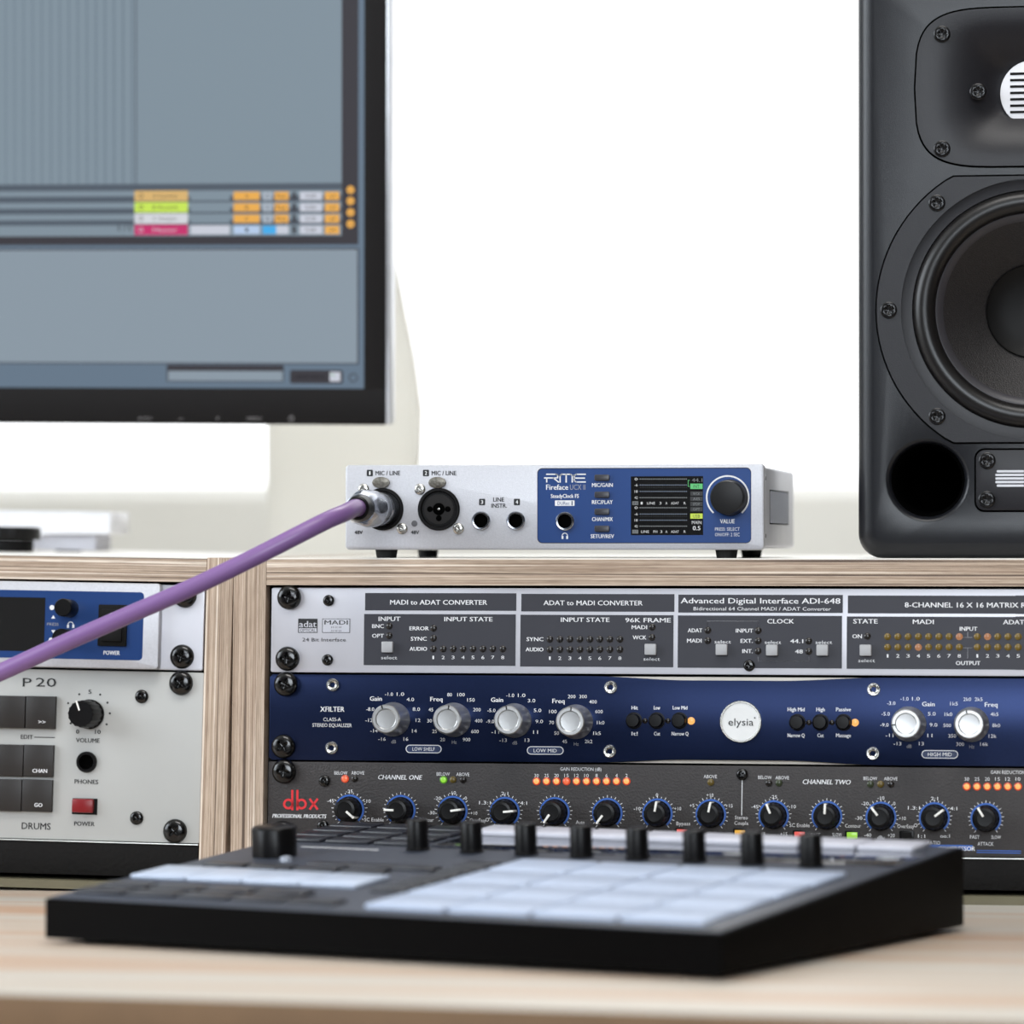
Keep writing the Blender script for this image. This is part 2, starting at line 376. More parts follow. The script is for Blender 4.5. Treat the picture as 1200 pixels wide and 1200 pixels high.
# ================================================================== RACK UNITS
def rack_unit(name, label, MF, pxl, pytop, pybot, faceM, width=482.6, depth=210, thick=3.0, shape=None, flip=False, cham=None, cgap=1.6):
    """a 19-inch unit: root at the base centre of its faceplate"""
    xa = P(MF, pxl, (pytop+pybot)/2)[0]; zb = P(MF, 600 if not flip else 200, pybot)[1]; zt_ = P(MF, 600 if not flip else 200, pytop)[1]
    x0 = xa if not flip else xa-width
    M = MF @ Matrix.Translation(((x0+width/2)*.001, 0, zb*.001))
    r = thing(name, label, 'rack unit', M); h = zt_-zb; w = width/2
    bm = NB()
    if shape: prism(bm, shape(M, w, h), 0, thick, bev=.4)
    else: prism(bm, rrect(-w, w, 0, h, 1.0, 3), 0, thick, bev=.3)
    obj('faceplate', bm, faceM, r)
    bm = NB(); bx(bm, -w+22, w-22, thick+.05, depth, cgap, h-cgap, .1); obj('chassis', bm, cham or mat('chassis_grey', (70, 70, 72), .5, .6), r)
    return r, M, w, h
# ---- converter
r, M, w, h = rack_unit('converter_unit', 'light grey rack converter with slate print fields, topmost in the plywood rack', MR, 317.8, 689.2, 789.2, LGREY)
for p in ((339.2, 700.2), (337.2, 772)): at(r, M, 'rack_screw', RACKSCREW, *p, rot=(0, random.random(), 0))
for p in ((385.2, 703.8), (383.9, 773.3), (878, 780)): at(r, M, 'screw', SMALLBLK, *p, rot=(0, random.random(), 0))
A = Art(M)
for q in ((428, 694.9, 605, 715.8), (426.8, 719.5, 604, 780.4), (611, 695.9, 790.3, 717), (610, 720.4, 789, 782), (795, 696.8, 987.7, 718.4),
          (794.5, 721.2, 986.6, 783.5), (993.6, 697.8, 1190, 719.3), (992.4, 722.4, 1190, 784.8)): A.rect(*q, INK)
def x2(px0, w0): return P(M, px0, 740)[0]
# fields run past the frame to the right as the unit does
a0 = A.xz(1190, 697.8); a1 = A.xz(1190, 719.6); A.face([(a0[0], a0[1]), (w-60, a0[1]), (w-60, a1[1]), (a0[0], a1[1])], INK)
a0 = A.xz(1190, 722.4); a1 = A.xz(1190, 785); A.face([(a0[0], a0[1]), (w-60, a0[1]), (w-60, a1[1]), (a0[0], a1[1])], INK)
T = A.text
T('MADI to ADAT CONVERTER', 514, 705.8, 5.6, 115); T('ADAT to MADI CONVERTER', 695, 706.5, 5.6, 116)
T('Advanced Digital Interface ADI-648', 891, 704, 6.4, 184); T('Bidirectional 64 Channel MADI / ADAT Converter', 893, 713.4, 4, 158)
T('8-CHANNEL 16 X 16 MATRIX ROUTER', 1148, 709, 5.8, 170)
for t, x, y, ww in (('INPUT', 456.5, 725.2, 26), ('INPUT STATE', 549, 725.5, 57), ('INPUT STATE', 685.8, 726.2, 57), ('96K FRAME', 759.5, 726.7, 53),
                    ('CLOCK', 914.9, 728, 31), ('STATE', 1014.3, 728, 28), ('MADI', 1082, 728.6, 24), ('ADAT', 1188, 729, 24)): T(t, x, y, 5.2, ww)
for t, x, y, ww in (('BNC', 443, 733.7, 14), ('OPT', 443, 745, 14), ('ERROR', 491.3, 736.3, 23), ('SYNC', 490.8, 748.5, 19), ('AUDIO', 490.3, 760.3, 21),
                    ('SYNC', 627, 749, 20), ('AUDIO', 626.5, 761, 21), ('MADI', 749.3, 735, 18), ('WCK', 749.5, 747, 16), ('ADAT', 814.5, 738.7, 17),
                    ('MADI', 813.7, 750.7, 17), ('INPUT', 872.5, 739, 20), ('EXT.', 875, 751, 14), ('INT.', 876, 763, 12), ('44.1', 933.7, 751.3, 15),
                    ('48', 936.3, 763.4, 9), ('ON', 1004.5, 745.6, 11), ('INPUT', 1135, 736.8, 20), ('OUTPUT', 1134.5, 777, 28)): T(t, x, y, 4.6, ww)
for x, y in ((456, 770.6), (763.7, 772.2), (847, 752), (905.8, 752.6), (965.5, 752.6), (1015.6, 774)): T('select', x, y, 3.9, 19)
for i in range(8):
    T(str(i+1), 507.8+i*11.63, 770.4, 4, 3.6 if i else 2); T(str(i+1), 644.4+i*11.72, 771.3, 4, 3.6 if i else 2)
    T(str(i+1), 1040.2+i*12, 768.6, 4, 3.8 if i else 2); T(str(i+1), 1145.3+i*12, 768.6, 4, 3.8 if i else 2)
for q in ([(829, 733), (829, 727.8), (889, 727.8), (889, 733)], [(888.5, 770), (888.5, 774.8), (948, 774.8), (948, 770)],
          [(1129, 747), (1139, 747)], [(1134, 747), (1134, 741)], [(1129, 759.2), (1139, 759.2)], [(1134, 759.2), (1134, 771)]): A.stroke(q, .9, GREYP)
A.rect(349.5, 725, 372, 741.6, BLACKP); A.text('adat', 360.8, 731.3, 7.4, 21, LGREY, .02); A.rect(350.4, 736.1, 371.2, 740.8, LGREY, 1.5); A.text('OPTICAL', 360.8, 738.5, 3.6, 18.5, BLACKP)
A.rect(377.7, 725, 410.2, 741.6, BLACKP); A.rect(378.4, 725.6, 409.5, 741, LGREY, 1.5); A.text('MADI', 394, 729.4, 5.2, 28, BLACKP, .02)
for yy in (735, 739.2):
    for xx in (389.5, 394, 398.5): A.text('\u25A1' if False else 'H', xx, yy, 2.2, 2.6, BLACKP)
A.text('24 Bit Interface', 379.8, 749.6, 4.2, 52, BLACKP)
A.done('panel_print', r)
leds = [(456.2, 733.7), (456, 745), (508, 736.3), (508, 748)] + [(507.8+i*11.63, 760.5) for i in range(8)]
leds += [(644.4+i*11.72, y) for i in range(8) for y in (749.2, 761.2)] + [(764.3, 735), (764, 747), (829.5, 738.7), (829.5, 750.8), (888.5, 739), (888.5, 751), (888.3, 763)]
leds += [(947.7, 751.3), (947.7, 763.4), (1016.4, 745.6)]
for p in leds: at(r, M, 'indicator_light', LEDOFF, *p)
for i in range(15):
    x = 1040.2+i*12 if i < 8 else 1145.3+(i-8)*12
    for y in (746.1, 758.5):
        at(r, M, 'indicator_light', LEDAMB2 if (i, y) in ((3, 758.5), (7, 746.1), (9, 746.1)) else LEDAMB, x, y)
bm = NB(); bx(bm, -2.9, 2.9, -3.4, 0, -2.8, 2.8, .5); BTN = mesh_of('select_button', bm, mat('button_grey', (168, 168, 170), .45))
for p in ((454.9, 758.4), (763, 761.2), (846.2, 761.4), (905.2, 762), (964.2, 762), (1014.8, 762.2)): at(r, M, 'select_button', BTN, *p)

# ---- equalizer
def eshape(M, w, h):
    pts = []
    def dip(px):
        if px < 690 or px > 1035: return 0
        if px < 805: t = (px-690)/115
        elif px < 915: t = 1
        else: t = (1035-px)/120
        return (3-2*t)*t*t*1.9
    xs_ = [P(M, 690+i*345/48, 840)[0] for i in range(49)]
    d = [dip(690+i*345/48) for i in range(49)]
    pts = [(-w+1.5, 0), (w-1.5, 0), (w, 1.5), (w, h-1.5), (w-1.5, h)] + [(x, h-q) for x, q in list(zip(xs_, d))[::-1]] + [(-w+1.5, h), (-w, h-1.5), (-w, 1.5)]
    bot = [(x, q) for x, q in zip(xs_, d)]
    return [pts[-1], pts[0]] + bot + pts[1:-1]
r, M, w, h = rack_unit('equalizer_unit', 'deep blue rack equalizer with silver knobs and round white badge', MR, 315.6, 791.6, 893, EBLUE, thick=2.2, shape=eshape, cham=mat('chassis_reflected_light', (226, 218, 206), .5, .1), cgap=.15)  # pale chassis colour stands for light reflected into the faceplate gaps
for p in ((335.3, 801.8), (332.5, 874.7)): at(r, M, 'rack_screw', RACKSCREW, *p, rot=(0, random.random(), 0))
for p in ((390, 802.6), (388.8, 876.5), (715.8, 805.5), (714.5, 880.5), (1023.9, 808), (1022.9, 883)): at(r, M, 'screw', SOCKET, *p, rot=(0, random.random(), 0))
A = Art(M); T = A.text
T('XFILTER', 389.6, 831, 6, 29); T('CLASS-A', 389.3, 843, 4.2, 21); T('STEREO EQUALIZER', 389.3, 849.8, 4.2, 47)
RING = [(-5, -29.6), (8.4, -29.6), (20, -23.4), (27, -12), (29, 1), (24.7, 13.5), (14.8, 23), (.4, 26), (-13.3, 23), (-22.6, 13.3), (-28.5, 1), (-27, -12), (-20.5, -24.4)]
KN = [((461, 843), ['-1.0', '1.0', '4.0', '8.0', '12', '14', '16', 'dB', '-16', '-14', '-12', '-8.0', 'Gain']),
      ((532, 843.6), ['80', '100', '150', '200', '400', '600', '900', 'Hz', '20', '25', '30', '45', 'Freq']),
      ((603, 844.4), ['-1.0', '1.0', '3.0', '5.0', '9.0', '11', '13', 'dB', '-13', '-11', '-9.0', '-5.0', 'Gain']),
      ((675, 845.8), ['200', '300', '400', '600', '1k0', '1k5', '2k2', 'Hz', '45', '50', '70', '100', 'Freq']),
      ((1065, 848.4), ['-1.0', '1.0', 'Gain', '5.0', '9.0', '11', '13', 'dB', '-13', '-11', '-9.0', '-5.0', '-3.0']),
      ((1138.5, 849), ['2k0', '2k5', 'Freq', '4k5', '8k0', '12k', '16k', 'Hz', '300', '350', '500', '1k0', '1k5'])]
for (cx, cy), labs in KN:
    for (dx, dy), t in zip(RING, labs):
        if t in ('Gain', 'Freq'): T(t, cx+dx*(1.15 if dx > 0 else 1), cy+dy, 5.2, 14.5)
        else: T(t, cx+dx, cy+dy, 4.1, {1: 2.4, 2: 5.6, 3: 8.8, 4: 9.4}[len(t)], GREYP if t in ('Hz', 'dB') else WHITEP)
def oval(x, y, ww, t):
    A.rr(x-ww/2, y-5, x+ww/2, y+5, 4.9, WHITEP, 1); A.rr(x-ww/2+1, y-4.1, x+ww/2-1, y+4.1, 4, RDARK, 2); T(t, x, y, 4.2, ww*.63, lv=3)
oval(496.5, 877.7, 42, 'LOW SHELF'); oval(639, 879.5, 43, 'LOW MID'); oval(1101.4, 884, 43, 'HIGH MID')
SB = [(743, 844.5, 756, 0, 'Hit', 'It!', 743.8), (769.8, 844.5, 782.8, 0, 'Low', 'Cut', 770), (796.5, 844.5, 810, 1, 'Low Mid', 'Narrow Q', 797),
      (934.5, 846.5, 948, 0, 'High Mid', 'Narrow Q', 933), (961.6, 846.5, 975, 0, 'High', 'Cut', 961.6), (988.8, 846.5, 1002, 1, 'Passive', 'Massage', 988.5)]
for x, y, lx, on, t1, t2, tx in SB:
    T(t1, tx, y-15.2, 4.4, len(t1)*2.45); T(t2, tx, y+15.2, 4.4, len(t2)*2.45); A.stroke([(x, y+.3), (lx, y+.3)], .8, GREYP)
A.done('panel_print', r)
# knobs
bm = NB(); lathe(bm, [(8.7, 0), (8.7, 1.2), (8.3, 2.0), (7.9, 2.6), (7.35, 18.2), (7.1, 19.0), (6.6, 19.5), (5.3, 19.5), (5.0, 19.0), (4.8, 18.7), (0, 18.5)], n=48)
EK = mesh_of('knob', bm, mat('satin_aluminium', (200, 200, 200), .3, .85, var=.03))
bm = NB(); bx(bm, -.35, .35, -19.58, -19.4, 5.2, 7.2); EKP = mesh_of('pointer', bm, BLACKP)
for ((cx, cy), _), ang in zip(KN, (-18, 8, -8, 4, -97, -12)):
    k = at(r, M, 'knob', EK, cx, cy, 0, (0, R(ang), 0)); put('pointer', EKP, k)
bm = NB(); lathe(bm, [(4.2, 0), (4.2, .6), (3.5, .8), (3.4, 5.2), (3.0, 5.8), (0, 5.9)], n=28); EB = mesh_of('push_button', bm, BLACK)
LSM = led_mesh('indicator_light', MATS['led_off'], 1.4); LSO = led_mesh('indicator_light', MATS['led_orange'], 1.9)
for x, y, lx, on, *_ in SB: at(r, M, 'push_button', EB, x, y); at(r, M, 'indicator_light', LSO if on else LSM, lx, y+.3)
x, z = P(M, 868.5, 845.8)
bm = NB(); lathe(bm, [(10.5, 0), (10.5, 2.2), (10.2, 2.6), (9.6, 2.6), (9.4, 2.15)], n=48, mi=1); lathe(bm, [(9.5, 2.2), (0, 2.2)], n=48, mi=0)
bd = obj('badge', bm, [mat('badge_white', (226, 226, 225), .4), STEEL], r, (x, 0, z), label='round white badge lettered elysia')
A = Art(M, 2.2); A.text('elysia', 868.3, 846, 8.4, 29, BLACKP, -.004); A.disc(884.6, 841.3, .9, BLACKP, 2); A.done('badge_print', r)

# ---- compressor
r, M, w, h = rack_unit('compressor_unit', 'charcoal two-channel rack compressor with black knobs and red logo', MR, 314, 894.9, 997, DBX)
for p in ((333.3, 904.0), (331, 976)): at(r, M, 'rack_screw', RACKSCREW, *p, rot=(0, random.random(), 0))
for p in ((380.3, 915.2), (378.5, 967.7), (869.8, 907.5), (868.5, 984)): at(r, M, 'screw', SMALLBLK, *p, rot=(0, random.random(), 0))
A = Art(M); T = A.text
# logo built of strokes
A.arc(337.9, 942.2, 5.0, 2.7, 0, 360, PRED); A.stroke([(342.6, 927), (342.6, 948.2)], 2.7, PRED)
A.arc(353.4, 942.2, 5.0, 2.7, 0, 360, PRED); A.stroke([(348.6, 927), (348.6, 948.2)], 2.7, PRED)
A.stroke([(363.6, 937), (371.6, 947.6)], 2.6, PRED); A.stroke([(371.6, 937), (363.6, 947.6)], 2.6, PRED)
T('PROFESSIONAL PRODUCTS', 351, 956.3, 4.6, 64, shear=.2, bold=.025)
T('CHANNEL ONE', 468.9, 910.8, 5.4, 52, shear=.2, bold=.025); T('CHANNEL TWO', 968.9, 916.3, 5.4, 55, shear=.2, bold=.025)
def sm(t, x, y, cap=4.0, ww=None): T(t, x, y, cap, ww or len(t)*3.1, bold=.018)
for t, x, y in (('BELOW', 399.6, 905.7), ('ABOVE', 419.3, 905.7), ('BELOW', 519.5, 907), ('ABOVE', 542.5, 907.4), ('ABOVE', 832.5, 910), ('BELOW', 896.5, 911),
                ('ABOVE', 916.7, 911.3), ('BELOW', 1020, 912.2), ('ABOVE', 1044, 912.5)): sm(t, x, y)
for t, x, y, ww in (('SC Enable', 438.4, 960.4, 23), ('Contour', 499.4, 960.7, 18), ('OverEasy', 560, 961.2, 19), ('Auto', 680, 963.5, 10), ('Bypass', 800.8, 965, 16),
                    ('Stereo', 868.8, 958, 15), ('Couple', 868.8, 964.5, 16), ('SC Enable', 937, 967, 23), ('Contour', 999.6, 967.7, 18), ('OverEasy', 1061.5, 968.2, 19)): T(t, x, y, 4.3, ww, bold=.012)
for x, y in ((571, 960.6), (1073, 967.2)): A.arc(x, y, 1.8, .6, 0, 360, WHITEP, n=14)
T('GAIN REDUCTION (dB)', 680.8, 901.3, 4, 48, bold=.018); T('GAIN REDUCTION (dB)', 1186, 905, 4, 48, bold=.018)
NUM = ['30', '25', '20', '15', '12', '10', '8', '6', '4', '2']
for i, t in enumerate(NUM): sm(t, 628.8+i*11.72, 908.8, 4, len(t)*2.6); sm(t, 1133+i*12, 912.9, 4, len(t)*2.7)
DK = [(409.5, 948.8, 130, (('-45', -22, -10.4), ('-25', 0, -21.5), ('-10', 21, -10))), (469.6, 949.4, -88, (('FAST', -13, 22), ('SLOW', 12, 22))),
      (530.4, 950.4, 82, (('-10', 0, -21.3), ('-20', -17.6, -15), ('0', 15.5, -15), ('-30', -24.8, 2), ('+10', 25, 2.5))),
      (591.6, 951.6, 84, (('2:1', 0, -21.8), ('1.3:1', -23.3, -11), ('4:1', 22, -10.5))), (650, 952, 215, ()), (711.8, 953, 216, ()),
      (770.5, 953.6, 10, (('0', -.5, -22), ('-10', -23.7, -6), ('+10', 23.7, -6))), (833, 954.4, 12, (('+10', -1, -22.7), ('+5', -22, -10.5), ('+15', 21.5, -10.3))),
      (906.6, 955.8, -22, (('-45', -22, -10.6), ('-25', 0, -22), ('-10', 22, -10.6), ('OFF', -14, 21.5), ('+15', 12, 21.5))),
      (969, 956.6, 2, (('FAST', -13, 21.5), ('SLOW', 12, 21.5))),
      (1032.4, 957.6, -38, (('-20', -18.6, -16), ('-10', 0, -22.5), ('0', 15.6, -16), ('-30', -26, 1), ('+10', 25, 1.4), ('-40', -15.4, 21), ('+20', 12, 21.4), ('dBu', 0, 23.6))),
      (1095, 958.2, 52, (('1.3:1', -24, -11.5), ('2:1', 0, -22.4), ('4:1', 22.5, -10.8), ('1:1', -15, 21.5), ('oo:1', 12.5, 21.5))),
      (1155.4, 959.2, -32, (('FAST', -13, 21.6), ('SLOW', 12, 21.8)))]
for cx, cy, ang, labs in DK:
    A.arc(cx, cy, 16.6, 2.4, -140, 140, PBLUE, n=56)
    for i in range(21):
        a = R(-140+14*i); L_ = 2.6 if i % 2 == 0 else 1.7
        A.stroke([(cx+18.7*sin(a), cy-18.7*cos(a)), (cx+(18.2+L_)*sin(a), cy-(18.2+L_)*cos(a))], .7, WHITEP)
    for t, dx, dy in labs: sm(t, cx+dx, cy+dy, 4, len(t)*2.7)
T('RATIO', 1094.4, 987.6, 4.2, 14.5, bold=.018); T('ATTACK', 1155, 988.9, 4.2, 18, bold=.018); T('COMPRESSOR', 1121, 994.3, 5, 42, bold=.02)
T('DYNAMIC RANGE', 1000, 993, 4, 44, bold=.018)
A.rect(560, 997.2-7.8, 1140, 997.6-7.2, PBLUE); A.stroke([(1145, 996.6), (1196, 997.4)], 1, PBLUE); A.stroke([(1145, 999), (1196, 999.8)], 1, PBLUE)
A.stroke([(869.8, 913), (869.2, 955)], .9, WHITEP)
A.done('panel_print', r)
for me, p in ((LEDORG2, (404.3, 912.6)), (LEDOFF, (415.4, 912.6)), (LEDGRN, (519.8, 913.7)), (LEDYEL, (530.9, 913.7)), (LEDOFF, (542.7, 913.7)), (LEDYEL, (833, 916.8)),
              (LEDOFF, (901, 917.6)), (LEDGRO, (912.8, 917.6)), (LEDGRO, (1020, 919)), (LEDYEL, (1032, 919)), (LEDOFF, (1044, 919))): at(r, M, 'indicator_light', me, *p)
for i in range(10):
    at(r, M, 'indicator_light', LEDORG2 if i == 3 else LEDORG, 628.8+i*11.72, 915.5)
    if i < 6: at(r, M, 'indicator_light', LEDORG, 1133+i*12, 921.7)
flute = lambda a: 1+.035*cos(16*a)
bm = NB(); lathe(bm, [(6.7, 0), (6.7, .8), (6.3, 1.2), (6.0, 2), (5.6, 11), (5.2, 12), (3.9, 12.3), (3.7, 12.1), (0, 12.0)], n=64, mod={3: flute, 4: flute})
DKM = mesh_of('knob', bm, BLACK)
bm = NB(); bx(bm, -.55, .55, -12.75, -12.0, 1.2, 5.3, .1); bx(bm, -.55, .55, -12.5, -1.2, 5.15, 6.35, .1)
DKP = mesh_of('pointer', bm, mat('pointer_white', (236, 234, 228), .45))
for cx, cy, ang, _ in DK:
    k = at(r, M, 'knob', DKM, cx, cy, 0, (0, R(ang), 0)); put('pointer', DKP, k)
BRED = lit('button_red_lit', (240, 104, 96), .95); BGRN = lit('button_green_lit', (160, 220, 70), .95); BYEL = lit('button_yellow_lit', (240, 180, 66), .95)
bm = NB(); prism(bm, rrect(-3.6, 3.6, -2.4, 2.4, .7, 3), -.8, 0, bev=.15); SBF = mesh_of('square_button', bm, BLACK)
bm = NB(); bx(bm, -2.6, 2.6, -1.8, -.8, -1.6, 1.6, .3); capm = {}
for nm, m in (('r', BRED), ('g', BGRN), ('y', BYEL), ('b', BLACKM)):
    b2 = NB(); bx(b2, -2.6, 2.6, -1.8, -.8, -1.6, 1.6, .3); capm[nm] = mesh_of('button_cap', b2, m)
bm.free()
for x, y, k in ((438, 972, 'b'), (499, 973, 'b'), (560, 973.6, 'b'), (680, 975, 'b'), (799.5, 975.5, 'r'), (867.5, 976.5, 'y'), (937.3, 978.4, 'r'), (998.8, 979, 'g'), (1062.6, 979, 'b')):
    b = at(r, M, 'square_button', SBF, x, y); put('button_cap', capm[k], b)

# ---- black blank panels under both stacks
def blank(label, MF, pxl, pyt, flip):
    xa = P(MF, pxl, 1010)[0]; zt_ = P(MF, 600 if not flip else 200, pyt)[1]; zb = -163.5
    if flip: x0, x1 = xa-482, xa
    else: x0, x1 = xa, xa+482
    M = MF @ Matrix.Translation(((x0+x1)*.0005, 0, zb*.001)); w = (x1-x0)/2; h = zt_-zb
    o = thing('blank_panel', label, 'rack panel', M)
    bm = NB(); bx(bm, -w, w, -.5, 2.5, 0, h-.6, .4); obj('panel', bm, mat('pebbled_black', (14, 12, 11), .7, bump=1, bscale=500, spec=.2), o)
    bm = NB(); bx(bm, -w, w, -1.2, 3.0, h-.55, h, .15); obj('edge_highlight', bm, mat('painted_edge_glint', (225, 228, 224), .3, .6), o, label='highlight on the top edge built as a bright strip')  # light caught by the panel's top edge, put in as a pale strip
blank('black textured blank panel under the charcoal compressor', MR, 314, 998.2, False)
# ================================================================== LEFT RACK
r, M, w, h = rack_unit('rack_interface', 'half-wide silver unit with blue field on a rack shelf above the drum machine', ML, 238.7, 685.5, 785.3, LGREY, flip=True)
for p in ((217, 698), (213.7, 769.5)): at(r, M, 'rack_screw', RACKSCREW, *p, rot=(0, random.random(), 0))
xa, zz = P(M, 188, 684, 6); xb, zbb = P(M, 188, 784.5, 6)
bm = NB(); prism(bm, rrect(xa-218, xa, zbb, zz, 1.8), -6, -.1, bev=.8); obj('front_plate', bm, SILVER, r)
A = Art(M, 6); A.rr(-60, 690, 166.7, 774, 5, RBLUE, 1); A.rect(-80, 698, 51.5, 763.5, BLACKM, 2)
A.text('PRESS', 62, 731.5, 3.6, 14, GREYP); A.text('POWER', 131, 765, 5, 20); 
for y0, s_ in ((723, -1), (740.3, 1)): 
    c = A.xz(62.6, y0); A.face([(c[0]-1.1, c[1]+.8*s_), (c[0]+1.1, c[1]+.8*s_), (c[0], c[1]-.9*s_)], WHITEP, 2)
A.disc(61, 712, 3, WHITEP, 2); A.disc(60, 750, 3, WHITEP, 2)
A.arc(82.8, 732, 3.2, 1, -90, 90, WHITEP, 2, 12); A.rect(78.6, 732, 81, 736, WHITEP, 2); A.rect(84.8, 732, 87.2, 736, WHITEP, 2)
A.arc(105, 725, 18, 12, 60, 170, mat('navy_shadow_print', (16, 52, 122), .4), 1.5, 12) if False else None
A.done('panel_print', r)
bm = NB(); lathe(bm, [(4.6, 0), (4.6, 13), (4.2, 13.7), (0, 13.8)], n=32); MK = mesh_of('knob', bm, BLACK)
for p in ((82, 713), (79.5, 748)): at(r, M, 'knob', MK, *p, off=6.05)
x, z = P(M, 132.5, 733, 6)
bm = NB(); bx(bm, -7.6, 7.6, -1.6, 0, -10.6, 10.6, .5); bx(bm, -5.4, 5.4, -3.2, -1.5, -8.2, 0, .4); bx(bm, -5.4, 5.4, -2.4, -1.5, .1, 8.2, .3)
sw = obj('power_switch', bm, BLACKM, r, (x, -6.1, z))
A = Art(M, 9); A.arc(131, 722, 3, .9, 0, 360, WHITEP); A.done('switch_print', r)

r, M, w, h = rack_unit('drum_machine', 'off-white rack drum machine with dark keys and red power switch', ML, 236.6, 787.6, 987.6, CREAM, flip=True)
for p in ((212.5, 800.5), (205.5, 974)): at(r, M, 'rack_screw', RACKSCREW, *p, rot=(0, random.random(), 0))
bm = NB(); lathe(bm, [(3.4, 0), (3.4, .6), (2.8, 1.4), (1.3, 1.6), (1.1, .4), (0, .3)], n=24); SM2 = screw_mesh('screw', 3.5, 1.5, SCREW); bm.free()
for p in ((166.2, 816.2), (160.3, 958.6)): at(r, M, 'screw', SM2, *p, rot=(0, random.random(), 0))
A = Art(M); T = A.text
T('TOP 20', 40, 799.8, 10.5, 54, BLACKP, -.006, wf=1.2) if False else (T('P', 32, 799.5, 10.5, 11, BLACKP, -.008), T('20', 54, 799.5, 10.5, 25, BLACKP, -.008))
T('5', 105.5, 810.6, 5, 4, BLACKP); T('0', 91, 857.3, 5, 4, BLACKP); T('10', 114.8, 857.6, 5, 7, BLACKP)
for p in ((92.9, 813.6), (117.4, 814), (126, 823.5), (128.8, 836), (125, 848.8), (82.8, 847.7), (80, 824)): A.disc(*p, 1.3, BLACKP, n=10)
T('VOLUME', 103, 867.6, 5.2, 29, BLACKP); T('EDIT', 31.6, 863.5, 5, 15, BLACKP); A.stroke([(40.7, 863.9), (64, 864.3)], 1, BLACKP)
T('PHONES', 101.4, 916, 5.2, 29, BLACKP); T('POWER', 99, 965.3, 5.2, 25, BLACKP); T('DRUMS', 42.5, 968, 8, 35.5, BLACKP, .015)
A.done('panel_print', r)
def key(x0, y0, x1, y1, t=None, ty=0):
    a = P(M, x0, y0, 0); b = P(M, x1, y1, 0); cx, cz = (a[0]+b[0])/2, (a[1]+b[1])/2; hw, hh = abs(b[0]-a[0])/2-.2, abs(a[1]-b[1])/2-.2
    bm = NB(); prism(bm, [(-hw, -hh), (hw, -hh), (hw, hh), (-hw, hh)], -3.0, 0, bev=.7)
    k = obj('key', bm, mat('key_brown_black', (30, 25, 22), .45), r, (cx, 0, cz))
    if t:
        q = Art(M, 3.0); q.text(t, (x0+x1)/2, ty, 4.6, {2: 10, 4: 18}[len(t)] if t != '>>' else 9, WHITEP); o = q.done('key_print', k)
        o.location = (-cx*.001, 0, -cz*.001)
key(32, 815, 66.5, 854.7, '>>', 846); key(-4, 814.5, 31, 854); key(29.5, 872, 64, 911, 'CHAN', 903.3); key(-6, 871.5, 28.8, 910.5)
key(27.5, 912.6, 62.6, 952, 'GO', 943.3); key(-8, 912, 26.8, 951.4)
for x0 in (-44, -84): key(x0, 814, x0+36, 853.5); key(x0, 871, x0+36, 910)
bm = NB(); lathe(bm, [(7.6, 0), (7.6, 1.5), (7.0, 2.2), (6.7, 17.2), (6.2, 18), (0, 18.1)], n=48, mod={2: flute, 3: flute}); VK = mesh_of('volume_knob', bm, BLACK)
bm = NB(); bx(bm, -.45, .45, -18.3, -17.9, 1.8, 6.2); bx(bm, -.45, .45, -18.2, -14, 6.1, 7.0); VP = mesh_of('pointer', bm, MATS['pointer_white'])
k = at(r, M, 'volume_knob', VK, 105.5, 837, 0, (0, R(-20), 0)); put('pointer', VP, k)
bm = NB(); lathe(bm, [(5.4, 0), (5.4, 1.2), (5.0, 1.8), (3.9, 1.8), (3.6, 1.0), (3.4, -.0), (0, .02)], n=36); lathe(bm, [(3.4, .05), (0, .06)], n=24, mi=1)
x, z = P(M, 101.9, 893); obj('phones_socket', bm, [BLACK, HOLE], r, (x, 0, z))
bm = NB(); bx(bm, -6.6, 6.6, -.8, 0, -4.1, 4.1, .2, 0); bx(bm, -6.0, 5.2, -4.2, -.8, -3.2, 3.9, .8, 1)
x, z = P(M, 99.6, 945); obj('power_button', bm, [BLACKM, mat('switch_red', (124, 8, 18), .35)], r, (x, 0, z), label='red power push switch')
blank('black blank panel under the off-white drum machine', ML, 232, 988.6, True)

# ================================================================== AUDIO INTERFACE ON TOP
MI0 = Matrix.Translation((0, .003, DESK+.170))
xa, zb = P(MI0, 404.5, 644.3); xb, zt_ = P(MI0, 895.5, 543.3)
MI = MI0 @ Matrix.Translation(((xa+xb)*.0005, 0, 0)); w = (xb-xa)/2
r = thing('audio_interface', 'silver desktop audio interface with blue display field on top of the plywood rack', 'audio interface', MI); M = MI
bm = NB(); prism(bm, rrect(-w, w, zb, zt_, 2.2), 0, 7, bev=1.0); obj('faceplate', bm, SILVER, r)
bm = NB(); prism(bm, rrect(-w+1.2, w-1.2, zb+.8, zt_-1.3, 1.6), 7.05, 155, bev=.4); obj('housing', bm, SILVERB, r)
bm = NB(); bx(bm, w-1.3, w-1.1, 36, 128, zb+13, zt_-12.5, 0, 0)
for i in range(30):
    y = 40+i*3; bx(bm, w-1.2, w-1.0, y-2.5+1, y-1, zb+13.6, zt_-13.1, 0, 1)
obj('side_vent', bm, [HOLE, SILVERB], r)
bm = NB(); lathe(bm, [(1.1, 0), (1.0, .4), (0, .5)], n=12); dm = mesh_of('side_screw', bm, BLACK)
for zz in (zb+7, zt_-7): put('side_screw', dm, r, (w-1.2, 16, zz), (0, 0, pi/2))
bm = NB(); lathe(bm, [(5.0, -zb+.0), (5.6, 0), (0, 0)], n=28, axis='z')
bm.free(); bm = NB(); lathe(bm, [(0, .02), (5.0, .02), (5.7, zb), (0, zb)], n=28, axis='z'); FT = mesh_of('foot', bm, mat('rubber_black', (14, 13, 12), .6))
